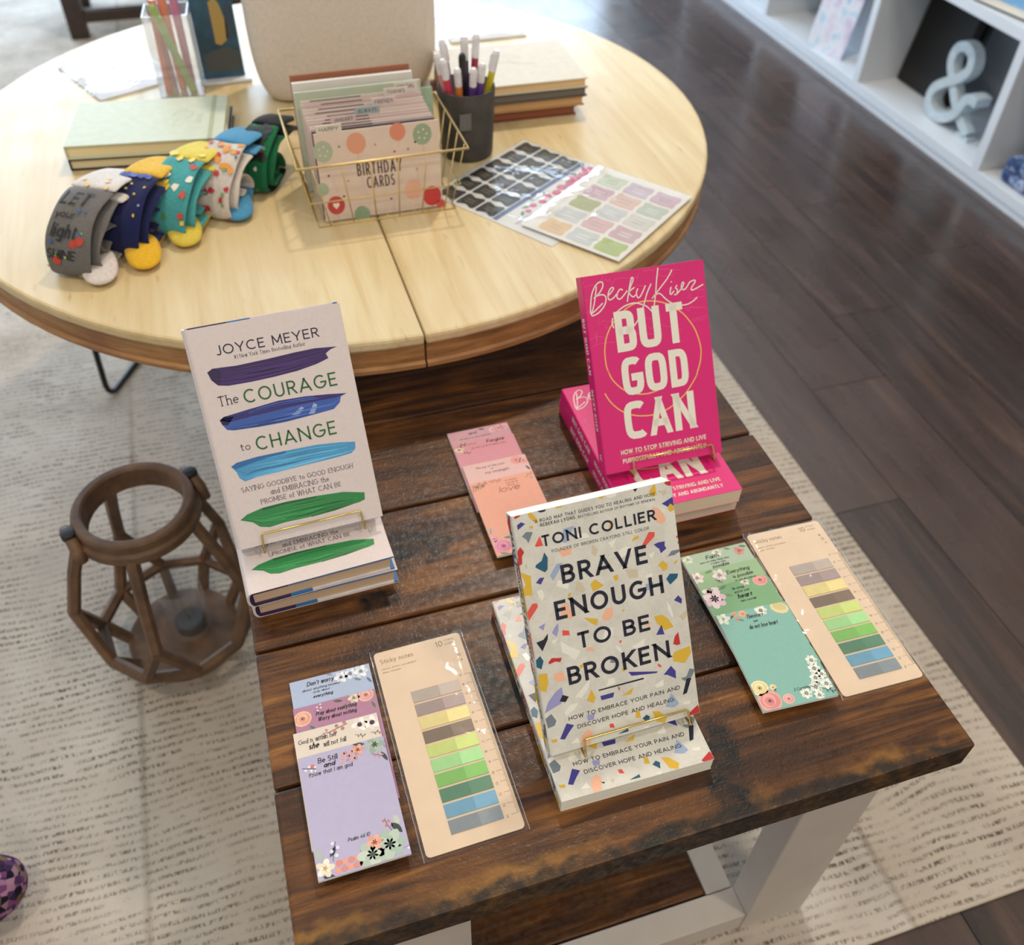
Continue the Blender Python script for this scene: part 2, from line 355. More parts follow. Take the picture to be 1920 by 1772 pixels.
DATA={'brave_text': [('“A ROAD MAP THAT GUIDES YOU TO HEALING AND HOPE...”', 17.2, 128.4, 203.8, 2.9), ('-REBEKAH LYONS,', 21.1, 53.6, 199.8, 2.9), ('BESTSELLING AUTHOR OF RHYTHMS OF RENEWAL', 55.1, 123.9, 199.7, 2.2), ('TONI COLLIER', 21.1, 122.1, 182.9, 9.6), ('FOUNDER OF BROKEN CRAYONS STILL COLOR', 28.9, 114.8, 176.2, 2.7), ('BRAVE', 33.6, 110.4, 147.8, 16.3), ('ENOUGH', 23.5, 121.0, 118.1, 16.6), ('TO BE', 38.0, 104.6, 88.5, 14.5), ('BROKEN', 25.7, 119.2, 58.9, 16.2), ('HOW TO EMBRACE YOUR PAIN AND', 20.7, 124.0, 27.4, 3.7), ('DISCOVER HOPE AND HEALING', 27.3, 117.0, 18.0, 3.7)], 'brave_poly': [('be2828', [(133.0, 215.3), (140.3, 214.7), (140.7, 208.9), (137.5, 209.1), (133.9, 211.3)]), ('141428', [(20.6, 215.8), (31.4, 215.8), (28.2, 211.6), (24.5, 211.5), (22.0, 213.0)]), ('d6af32', [(35.4, 215.8), (45.1, 214.8), (42.9, 211.9), (37.8, 211.9)]), ('141428', [(103.6, 216.2), (109.8, 216.0), (109.7, 213.4), (106.9, 210.5)]), ('d6af32', [(125.1, 214.7), (125.2, 204.8), (121.0, 202.9), (119.0, 208.1)]), ('d6af32', [(76.5, 215.7), (84.0, 215.9), (77.7, 211.3), (72.5, 214.1)]), ('e4e4da', [(81.5, 214.6), (86.4, 215.8), (90.9, 213.9), (90.0, 210.9), (84.7, 210.2), (81.6, 211.8)]), ('be2828', [(67.7, 216.8), (70.5, 216.6), (68.8, 214.4)]), ('3c378c', [(128.8, 195.5), (139.1, 199.2), (141.4, 197.9), (140.9, 189.5), (136.4, 194.1), (134.1, 191.5)]), ('d6af32', [(136.9, 194.2), (140.6, 188.6), (135.4, 186.7), (133.4, 190.2)]), ('ebb496', [(120.0, 195.2), (125.4, 192.5), (129.5, 186.4), (130.8, 180.4), (126.4, 178.1), (121.9, 181.1), (120.7, 186.5)]), ('be2828', [(1.9, 211.7), (4.3, 214.8), (9.5, 214.8), (6.6, 212.0), (3.3, 211.0)]), ('d6af32', [(13.8, 215.3), (16.7, 213.7), (21.4, 205.8), (20.1, 203.0), (14.3, 209.8)]), ('3c378c', [(3.6, 205.5), (7.2, 207.3), (10.5, 205.2), (3.7, 201.4)]), ('d6af32', [(13.2, 201.9), (16.4, 202.5), (16.4, 200.2), (13.8, 200.2)]), ('737d87', [(6.1, 195.4), (10.4, 198.4), (15.6, 197.0), (10.6, 188.6), (9.3, 192.3)]), ('de5046', [(15.5, 185.2), (20.7, 192.4), (22.5, 183.9), (16.5, 184.1)]), ('96aac8', [(41.2, 193.9), (51.0, 194.4), (45.8, 187.3), (42.2, 181.7), (38.7, 182.6)]), ('d6af32', [(81.9, 190.9), (84.3, 191.2), (82.3, 183.8), (80.1, 184.8)]), ('de5046', [(114.1, 174.1), (119.5, 172.7), (118.7, 169.1), (111.7, 164.1), (106.3, 160.2), (106.3, 163.5), (111.1, 169.9)]), ('be2828', [(137.7, 164.1), (140.8, 167.2), (140.3, 158.2), (138.3, 158.2), (139.9, 162.1)]), ('3c378c', [(117.1, 162.4), (121.3, 163.2), (127.3, 162.8), (126.6, 159.1), (128.0, 156.4), (122.4, 153.2), (121.5, 157.5), (119.8, 158.9)]), ('737d87', [(128.2, 149.2), (132.2, 153.0), (139.6, 152.9), (139.8, 150.9), (134.1, 148.8)]), ('c8bea5', [(63.6, 175.2), (68.1, 170.0), (64.9, 164.2), (61.8, 167.7)]), ('d6af32', [(104.3, 173.4), (104.9, 170.9), (98.0, 169.3), (100.3, 172.5)]), ('be2828', [(3.4, 187.2), (6.0, 182.2), (3.6, 179.2), (2.8, 173.0), (-0.7, 171.6), (-1.9, 176.0), (0.7, 184.4)]), ('195573', [(22.4, 178.1), (24.6, 173.1), (23.0, 163.4), (20.4, 161.3), (13.1, 167.3), (13.9, 169.3), (19.2, 171.7)]), ('ebb496', [(34.2, 177.2), (46.0, 175.7), (44.4, 171.1), (36.9, 170.6)]), ('96aac8', [(31.2, 166.0), (36.2, 165.7), (31.5, 158.6), (26.0, 152.6), (24.0, 157.7)]), ('e4e4da', [(85.8, 164.7), (92.8, 166.8), (99.0, 163.0), (95.6, 159.5), (86.8, 157.9)]), ('e4e4da', [(111.4, 154.8), (117.4, 156.1), (113.7, 150.4)]), ('d6af32', [(118.6, 143.5), (122.9, 146.5), (127.3, 142.8), (126.3, 138.8), (122.6, 136.8), (121.1, 140.5)]), ('d6af32', [(133.2, 142.8), (137.4, 144.1), (133.9, 140.2)]), ('c8bea5', [(89.2, 147.0), (100.1, 144.8), (99.3, 137.4), (91.2, 138.5)]), ('e4e4da', [(106.0, 137.2), (112.5, 138.4), (112.5, 134.6), (105.7, 135.3)]), ('d6af32', [(77.6, 143.8), (82.0, 144.3), (81.9, 140.4), (79.3, 138.7)]), ('195573', [(124.3, 129.7), (128.0, 133.6), (135.7, 131.8), (134.2, 128.2), (127.2, 123.9)]), ('d6af32', [(-0.1, 166.4), (8.1, 161.2), (6.8, 144.6), (0.1, 146.1), (-0.3, 150.0), (2.8, 155.2)]), ('3c378c', [(11.5, 154.4), (15.4, 157.8), (19.2, 157.2), (15.4, 152.0)]), ('e4e4da', [(30.6, 152.3), (35.7, 149.2), (38.9, 146.1), (37.5, 142.3), (28.1, 147.4)]), ('d6af32', [(57.2, 141.9), (61.7, 145.0), (68.5, 138.1), (63.7, 136.1), (58.4, 135.1)]), ('c8bea5', [(46.1, 147.5), (49.9, 144.7), (52.2, 138.0), (49.1, 136.0), (43.6, 140.7)]), ('e4e4da', [(11.1, 147.1), (15.3, 147.9), (17.2, 141.9), (14.3, 138.0), (12.1, 141.4)]), ('96aac8', [(105.0, 129.8), (112.8, 129.8), (111.0, 124.5), (106.1, 123.9)]), ('d6af32', [(37.5, 139.0), (39.8, 138.9), (38.5, 135.1), (36.3, 135.6)]), ('3c378c', [(128.8, 109.3), (133.2, 112.6), (136.2, 108.5), (135.3, 104.4)]), ('ebb496', [(29.2, 129.6), (35.0, 131.3), (38.6, 117.8), (35.5, 115.8), (28.1, 122.4)]), ('ebb496', [(68.2, 117.6), (73.4, 117.3), (72.8, 109.8), (69.0, 106.5), (63.9, 107.4), (62.8, 111.0)]), ('de5046', [(5.6, 137.5), (9.7, 137.2), (9.8, 133.7), (6.3, 130.0), (0.4, 123.7), (0.4, 131.6)]), ('e4e4da', [(122.3, 110.2), (125.0, 104.7), (126.6, 94.7), (125.1, 94.6), (122.2, 102.5)]), ('c8bea5', [(131.3, 93.4), (140.1, 98.8), (140.4, 93.9), (134.7, 88.7)]), ('d6af32', [(47.0, 114.5), (59.3, 110.3), (57.4, 104.9), (53.9, 107.2)]), ('e4e4da', [(77.5, 173.3), (85.4, 175.1), (80.5, 167.9)]), ('d6af32', [(109.0, 99.3), (116.3, 99.3), (121.5, 94.1), (125.3, 85.8), (117.2, 84.6), (110.6, 93.1)]), ('c8bea5', [(128.8, 205.9), (133.3, 206.8), (134.8, 203.6), (131.1, 201.6)]), ('e4e4da', [(50.5, 188.0), (60.5, 185.7), (62.7, 181.5), (51.6, 182.3)]), ('c8bea5', [(4.6, 171.2), (6.6, 172.1), (6.5, 168.4), (5.1, 167.9)]), ('d6af32', [(80.8, 112.4), (83.7, 112.6), (82.9, 110.4)]), ('3c378c', [(108.6, 82.6), (114.6, 90.3), (116.3, 81.1)]), ('be2828', [(129.0, 80.0), (129.6, 68.4), (126.3, 68.2), (123.0, 70.2), (125.2, 76.5)]), ('9696c8', [(7.6, 116.5), (13.8, 118.4), (11.3, 112.4)]), ('9696c8', [(24.7, 115.5), (24.1, 110.0), (21.6, 104.3), (18.1, 108.5), (21.3, 112.8)]), ('de5046', [(27.3, 108.6), (32.9, 106.6), (32.9, 102.5), (26.6, 103.9)]), ('141428', [(3.7, 103.7), (9.9, 104.6), (14.8, 109.1), (13.7, 104.1), (7.7, 94.9)]), ('e4e4da', [(24.0, 99.7), (31.7, 92.5), (40.1, 86.5), (37.5, 82.6), (33.9, 79.4), (28.7, 86.1), (24.0, 89.4)]), ('e4e4da', [(16.6, 101.7), (22.9, 102.6), (18.2, 98.2)]), ('e4e4da', [(63.8, 98.4), (70.8, 99.6), (70.4, 93.4), (65.7, 89.5), (60.7, 91.4)]), ('ebb496', [(45.5, 87.7), (50.7, 87.3), (52.9, 82.5), (45.6, 85.0)]), ('de5046', [(75.0, 86.4), (77.6, 85.7), (75.4, 83.5)]), ('ebb496', [(99.8, 97.1), (106.0, 95.0), (103.3, 91.5), (99.4, 94.1)]), ('be2828', [(11.0, 83.7), (14.5, 86.9), (23.2, 84.7), (21.3, 81.4), (17.0, 83.1), (11.7, 82.0)]), ('195573', [(1.0, 88.6), (5.0, 91.4), (7.3, 86.3), (4.3, 79.4), (0.5, 82.6)]), ('d6af32', [(121.4, 60.5), (123.3, 62.6), (137.9, 64.5), (138.4, 57.9), (131.5, 50.1), (121.1, 54.6)]), ('e4e4da', [(70.7, 83.9), (75.9, 79.3), (77.1, 72.7), (72.5, 78.2)]), ('e4e4da', [(85.3, 77.8), (98.2, 82.2), (96.8, 75.7), (89.1, 74.7)]), ('737d87', [(65.3, 71.8), (68.9, 71.3), (68.4, 67.7), (64.3, 68.9)]), ('de5046', [(106.6, 56.6), (109.5, 54.1), (109.5, 51.8), (106.7, 53.8)]), ('3c378c', [(110.7, 44.7), (118.4, 51.1), (122.0, 45.3), (121.6, 38.1), (114.1, 43.7)]), ('3c378c', [(79.0, 56.3), (105.9, 49.3), (104.3, 48.1), (81.6, 51.9)]), ('737d87', [(135.1, 43.8), (140.4, 41.7), (136.2, 35.9), (129.2, 33.5), (126.1, 37.1), (131.4, 37.2)]), ('141428', [(131.1, 35.2), (135.9, 35.1), (129.9, 22.0), (125.9, 21.3)]), ('d6af32', [(1.2, 75.7), (8.6, 74.6), (8.2, 66.0), (5.3, 59.0), (-0.4, 61.2)]), ('ebb496', [(13.9, 72.6), (22.7, 72.7), (23.4, 63.7), (14.4, 65.2)]), ('d6af32', [(37.3, 73.8), (41.1, 74.8), (40.0, 71.5), (37.9, 71.0)]), ('d6af32', [(73.3, 61.1), (77.3, 59.4), (74.9, 57.5)]), ('e4e4da', [(41.7, 57.4), (44.5, 59.2), (42.5, 52.0), (35.2, 44.7), (28.8, 47.0)]), ('e4e4da', [(60.8, 55.1), (66.0, 54.7), (66.3, 49.4), (57.7, 48.6)]), ('e4e4da', [(101.2, 37.3), (109.9, 41.2), (109.6, 34.9), (103.0, 34.6)]), ('9696c8', [(19.2, 59.2), (19.2, 52.4), (16.6, 44.9), (2.7, 40.6), (0.7, 39.7), (5.4, 49.2), (13.1, 56.3)]), ('141428', [(18.7, 52.1), (23.9, 49.0), (20.2, 44.9), (15.4, 47.1)]), ('d6af32', [(44.3, 49.9), (47.0, 41.2), (44.5, 37.2), (39.0, 40.9)]), ('3c378c', [(51.3, 41.6), (64.1, 41.5), (62.5, 37.3), (51.9, 37.5)]), ('d6af32', [(70.3, 36.0), (82.2, 41.1), (78.8, 35.7)]), ('be2828', [(67.9, 45.7), (69.8, 44.1), (68.6, 41.5)]), ('96aac8', [(108.4, 14.8), (115.5, 26.2), (121.6, 14.2), (116.3, 11.9)]), ('e4e4da', [(17.9, 36.1), (24.4, 41.6), (31.5, 41.0), (27.7, 36.4), (18.9, 32.7)]), ('9696c8', [(36.9, 27.4), (44.2, 27.3), (42.4, 22.1), (37.2, 22.6)]), ('737d87', [(0.8, 35.0), (6.4, 38.0), (9.9, 30.7), (7.8, 26.7), (1.6, 25.9)]), ('3c378c', [(18.4, 25.6), (24.5, 22.2), (19.9, 17.8), (14.4, 11.6), (10.5, 13.3)]), ('be2828', [(128.2, 1.9), (138.5, 7.9), (140.3, 2.1), (139.5, -0.9), (130.1, -0.5)]), ('e4e4da', [(124.4, 14.4), (132.1, 14.3), (131.7, 11.2), (126.2, 11.7)]), ('d6af32', [(81.2, 18.5), (84.4, 18.4), (84.6, 11.6), (79.8, 12.5)]), ('195573', [(86.0, 10.1), (90.1, 12.7), (93.0, 10.2), (91.2, 4.8)]), ('d6af32', [(95.8, 14.2), (102.0, 12.3), (108.7, 5.0), (105.8, -0.1), (98.7, 3.7)]), ('de5046', [(55.5, 13.9), (59.1, 13.6), (60.1, 9.3), (56.0, 10.3)]), ('ebb496', [(29.1, 9.7), (36.7, 15.3), (39.7, 10.7), (36.3, 1.2), (28.8, 0.4)]), ('141428', [(37.7, 7.7), (41.2, 6.6), (40.0, 5.2)]), ('d6af32', [(2.5, 14.7), (8.0, 14.1), (7.6, 11.3), (3.2, 12.2)]), ('195573', [(61.8, 2.5), (71.8, 5.1), (71.9, 2.1)]), ('141428', [(50.8, 47.7), (92.3, 47.3), (92.1, 45.8), (50.6, 46.5)]), ('e4e4da', [(85.4, 2.3), (91.9, 2.5), (89.3, -1.0)]), ('e4e4da', [(19.3, 6.4), (26.1, 10.7), (27.4, 5.0)]), ('c8bea5', [(46.5, 6.6), (49.8, 7.7), (48.2, 3.9)])], 'pink_big': [('BUT', 29.6, 107.6, 126.4, 42.2), ('GOD', 30.8, 106.1, 79.8, 40.2), ('CAN', 27.8, 109.0, 32.5, 40.7)], 'pink_text': [('HOW TO STOP STRIVING AND LIVE', 19.5, 118.6, 18.0, 5.0), ('PURPOSEFULLY AND ABUNDANTLY', 20.6, 117.5, 8.4, 5.0)], 'pink_gold': [[(15.4, 131.3), (17.2, 139.0), (20.1, 146.5), (25.2, 154.5), (31.9, 161.4), (40.3, 168.0), (50.1, 172.8), (61.4, 174.9), (73.9, 173.9), (83.8, 171.1), (91.9, 167.4), (99.7, 162.0), (107.4, 155.0), (113.2, 146.8), (118.2, 137.8), (121.2, 127.6), (122.9, 116.8), (122.1, 108.9), (120.2, 101.1), (114.9, 89.1), (116.0, 90.4), (111.7, 84.3), (102.2, 73.4), (95.4, 67.8), (87.7, 63.4), (80.0, 58.9), (71.6, 56.5), (64.3, 54.9), (56.2, 54.9), (46.2, 56.2), (40.3, 57.7), (35.4, 59.6), (29.7, 62.5), (25.0, 65.7), (20.4, 69.9), (16.0, 75.0), (12.6, 80.4), (9.7, 86.7)], [(15.4, 131.3), (15.0, 125.8), (14.9, 119.4), (15.4, 112.9), (17.2, 106.2), (16.0, 110.6), (17.5, 105.6), (19.8, 99.9), (23.3, 94.9), (26.9, 90.6), (31.5, 86.7), (39.1, 82.5), (46.9, 79.7), (52.8, 78.7), (58.9, 78.5), (64.1, 79.1), (69.3, 80.1)]], 'pink_sig': [[(22.1, 200.1), (18.8, 201.2), (13.4, 197.5), (8.7, 189.4), (6.2, 178.6), (5.4, 172.3), (6.3, 168.9), (8.4, 168.6), (14.5, 170.8), (21.1, 176.9), (23.8, 183.7), (21.5, 187.7), (15.6, 187.9), (10.4, 185.9)], [(22.1, 200.1), (21.6, 196.1), (18.1, 191.1), (13.0, 187.1)], [(15.0, 197.2), (12.8, 188.7), (10.6, 181.1), (8.3, 175.0), (7.4, 171.2), (19.7, 179.5)], [(25.4, 185.4), (30.1, 189.1), (33.2, 192.6), (31.0, 193.7), (27.2, 189.5), (26.1, 184.1), (27.5, 181.7), (31.9, 183.1), (35.7, 186.5)], [(42.8, 189.3), (40.4, 190.9), (37.1, 187.9), (35.7, 183.3), (38.4, 180.8), (42.9, 183.7), (47.7, 188.5)], [(46.4, 177.0), (50.0, 189.7), (53.2, 198.9), (54.6, 200.8), (55.5, 198.5), (51.4, 191.1), (49.1, 185.9)], [(56.0, 190.4), (49.6, 186.6), (52.8, 181.2), (57.2, 182.9)], [(59.6, 188.9), (57.4, 184.5), (58.5, 179.4), (62.1, 181.3), (68.3, 190.7)], [(74.7, 191.7), (69.0, 182.5), (64.4, 172.0), (62.2, 167.5)], [(84.1, 206.7), (80.8, 192.7), (78.8, 182.5), (75.4, 168.5)], [(99.4, 202.5), (93.4, 194.6), (84.7, 186.3), (74.3, 176.8), (79.8, 180.3), (83.9, 179.6), (88.4, 174.4), (94.6, 168.9), (101.9, 165.7), (111.1, 164.5), (119.0, 166.8), (124.6, 170.3)], [(96.5, 185.2), (94.6, 179.8), (95.6, 177.6), (99.4, 180.7)], [(97.0, 190.8), (97.7, 189.7)], [(103.4, 186.0), (101.4, 183.5), (103.2, 180.8), (101.5, 177.1), (99.3, 176.6), (101.5, 176.7), (106.1, 180.3), (109.5, 183.8), (111.2, 187.2), (109.6, 187.9), (107.9, 184.1), (108.7, 180.7), (112.2, 180.9), (116.1, 185.1), (118.1, 187.2), (123.3, 188.4), (123.9, 186.3), (120.0, 182.1), (118.8, 179.0), (122.2, 178.9), (132.9, 182.7)], [(49.2, 150.0), (53.9, 154.4), (59.0, 161.6), (59.6, 163.1)], [(72.6, 162.5), (68.2, 168.1), (63.5, 171.3), (54.6, 174.6), (46.9, 174.1), (41.7, 172.6), (36.3, 169.9), (32.7, 167.7)], [(28.4, 152.3), (27.1, 157.4), (28.3, 162.8)]], 'pink_scrib': [[(-1.7, 197.6), (2.4, 204.2), (-0.1, 197.3), (2.6, 198.5), (6.8, 198.6), (11.1, 199.5), (14.3, 198.1)], [(20.7, 202.7), (23.7, 207.0), (22.2, 200.8), (25.8, 203.5), (28.0, 200.7), (30.0, 202.8), (32.6, 196.7), (35.8, 202.6), (38.3, 202.2), (45.0, 201.9), (50.0, 201.0), (60.1, 200.2), (62.7, 204.6), (59.8, 197.8)], [(67.3, 203.8), (69.7, 206.6), (70.8, 204.8), (74.4, 206.7), (75.9, 204.8), (81.9, 205.4), (87.7, 204.5), (95.3, 203.6), (102.7, 202.0), (109.5, 201.2)], [(77.8, 199.6), (80.9, 196.7), (85.4, 199.2), (89.4, 196.9), (94.6, 197.6), (100.4, 196.3), (103.2, 205.9), (101.7, 200.5)], [(56.5, 191.1), (60.8, 192.0), (64.9, 190.5), (69.1, 190.6)], [(91.2, 183.6), (98.8, 183.2), (106.4, 182.7), (115.4, 179.6), (122.2, 179.3), (133.9, 176.5)], [(113.5, 170.2), (116.6, 175.3), (116.9, 170.4), (126.3, 170.5), (133.9, 170.0)], [(108.1, 160.6), (116.7, 161.5), (125.1, 160.1), (134.2, 157.8)], [(110.6, 160.2), (112.8, 157.3), (116.7, 161.5), (119.9, 159.4), (125.0, 159.3), (129.3, 159.4)], [(114.2, 147.4), (123.8, 149.0), (135.8, 149.4)], [(116.5, 145.4), (123.6, 147.4), (125.0, 145.6), (131.3, 147.7)], [(10.9, 160.9), (14.2, 164.4), (12.1, 157.5), (15.9, 160.9), (18.5, 162.0), (21.7, 159.9), (26.0, 160.8)], [(18.5, 154.0), (21.4, 157.5), (20.0, 153.0), (24.4, 154.6)], [(54.5, 159.2), (58.5, 157.7), (65.2, 157.3), (71.8, 155.4)], [(52.6, 143.4), (59.3, 143.0), (71.6, 139.3)], [(66.7, 148.2), (68.9, 145.4), (72.6, 148.0), (76.6, 145.7), (81.1, 148.2), (85.9, 145.8), (91.6, 144.0), (97.3, 141.4), (103.8, 138.7)], [(-6.1, 188.7), (-1.9, 188.8), (-3.2, 185.0), (4.4, 185.3)], [(-0.4, 172.5), (4.7, 173.2), (3.5, 170.2), (7.7, 170.3)], [(-5.7, 199.9), (-2.8, 202.6), (-4.3, 197.2)], [(0.4, 135.5), (6.6, 138.4), (16.7, 139.1), (30.9, 137.5)], [(-0.3, 143.6), (6.7, 146.4), (13.4, 146.1), (17.2, 143.0)], [(7.6, 139.8), (8.0, 150.2), (9.8, 151.5), (8.2, 141.3)], [(38.1, 141.8), (40.4, 139.8), (43.2, 142.6), (46.4, 140.4)]], 'pink_strike': [[(19.2, 19.7), (41.8, 19.0), (62.1, 19.2), (92.9, 20.9), (118.2, 18.8)], [(17.7, 15.7), (41.6, 17.1), (56.8, 17.3), (82.3, 18.0), (102.6, 16.8), (118.4, 12.0)]], 'cour_sans': [('JOYCE MEYER', 23.3, 118.8, 188.8, 9.2), ('COURAGE', 38.1, 126.5, 139.9, 13.3), ('CHANGE', 38.9, 116.2, 93.2, 13.6)], 'cour_serif': [('#1 New York Times Bestselling Author', 38.3, 104.3, 183.2, 3.4), ('The', 14.3, 33.2, 142.2, 9.1), ('to', 24.3, 33.6, 96.0, 7.3), ('SAYING GOODBYE to GOOD ENOUGH', 15.6, 124.4, 56.1, 4.7), ('and EMBRACING the', 41.8, 98.9, 48.2, 5.0), ('PROMISE of WHAT CAN BE', 30.8, 109.4, 40.5, 4.8)], 'cour_stroke': [('3c2360', [(11.6, 175.4), (16.9, 178.0), (38.4, 176.7), (66.9, 177.3), (92.4, 178.5), (112.6, 178.8), (133.3, 176.5), (126.5, 175.0), (121.3, 172.2), (123.0, 167.2), (111.1, 163.8), (92.1, 160.9), (70.0, 159.6), (48.4, 159.1), (27.3, 159.6), (18.2, 161.7), (13.5, 167.7)]), ('3a5aa8', [(12.0, 129.2), (16.2, 131.7), (38.9, 134.0), (68.4, 136.5), (93.9, 135.5), (115.7, 133.1), (133.1, 130.6), (127.0, 128.5), (124.9, 123.1), (118.1, 117.8), (97.1, 116.3), (70.9, 115.0), (45.5, 115.6), (22.5, 117.2), (16.6, 118.9), (13.5, 124.2)]), ('4a97c8', [(11.7, 83.3), (17.7, 86.1), (37.1, 87.6), (64.6, 87.4), (94.4, 86.7), (116.7, 84.2), (131.5, 81.6), (130.5, 74.8), (125.5, 71.0), (107.9, 69.9), (79.3, 69.3), (52.9, 68.4), (32.6, 68.1), (21.2, 66.3), (16.8, 70.8), (15.6, 76.9)]), ('2f8449', [(7.9, 29.4), (15.3, 33.6), (30.9, 36.8), (53.4, 37.4), (83.5, 36.3), (110.0, 34.1), (130.4, 28.7), (129.3, 21.3), (122.7, 19.8), (99.1, 19.3), (71.6, 16.7), (48.9, 17.2), (33.5, 16.0), (24.8, 18.5), (18.8, 24.7)])], 'cour_dark': [('34266e', [(12.0, 129.2), (16.2, 131.7), (38.9, 134.0), (68.4, 136.5), (93.9, 135.5), (115.7, 133.1), (133.1, 130.6), (122.2, 128.5), (92.4, 128.8), (66.6, 128.3), (37.3, 126.8), (19.2, 125.9)]), ('2c1848', [(11.6, 175.4), (16.9, 178.0), (24.0, 174.8), (21.0, 162.6), (18.2, 161.7), (13.5, 167.7)]), ('231a52', [(12.0, 129.2), (16.2, 131.7), (25.6, 130.5), (18.5, 123.2), (13.5, 124.2)]), ('2e6aa8', [(11.7, 83.3), (17.7, 86.1), (37.1, 87.6), (64.6, 87.4), (64.1, 85.1), (38.0, 83.5), (22.9, 81.1), (15.4, 79.9)]), ('9fb4d8', [(77.6, 120.3), (88.2, 126.4), (90.6, 124.7), (82.6, 118.0)]), ('9fb4d8', [(93.7, 118.0), (100.5, 127.7), (103.2, 125.2), (99.3, 117.8)]), ('1d6437', [(30.9, 36.8), (53.4, 37.4), (83.5, 36.3), (83.2, 34.7), (52.8, 34.9), (30.2, 34.0)]), ('1d6437', [(73.4, 16.3), (75.5, 17.2), (99.2, 19.7), (122.8, 20.2), (98.7, 17.3)]), ('226b3d', [(22.9, 26.7), (54.8, 27.0), (89.1, 26.8), (123.7, 24.7), (88.7, 24.9), (54.3, 24.5)]), ('45a062', [(25.6, 22.0), (57.3, 21.3), (88.1, 21.9), (57.0, 19.7)]), ('7db8dc', [(27.2, 68.4), (61.1, 71.5), (99.0, 72.9), (126.1, 73.8), (98.6, 71.0), (60.5, 69.0)]), ('5aa9d6', [(26.3, 80.3), (63.0, 79.9), (100.4, 79.5), (125.0, 78.1), (99.9, 77.2), (62.3, 77.1)]), ('4a2d72', [(29.0, 166.6), (64.4, 166.2), (112.3, 169.2), (64.0, 164.4)]), ('4a2d72', [(26.5, 170.7), (65.6, 171.5), (109.4, 172.6), (65.2, 169.7)])]}

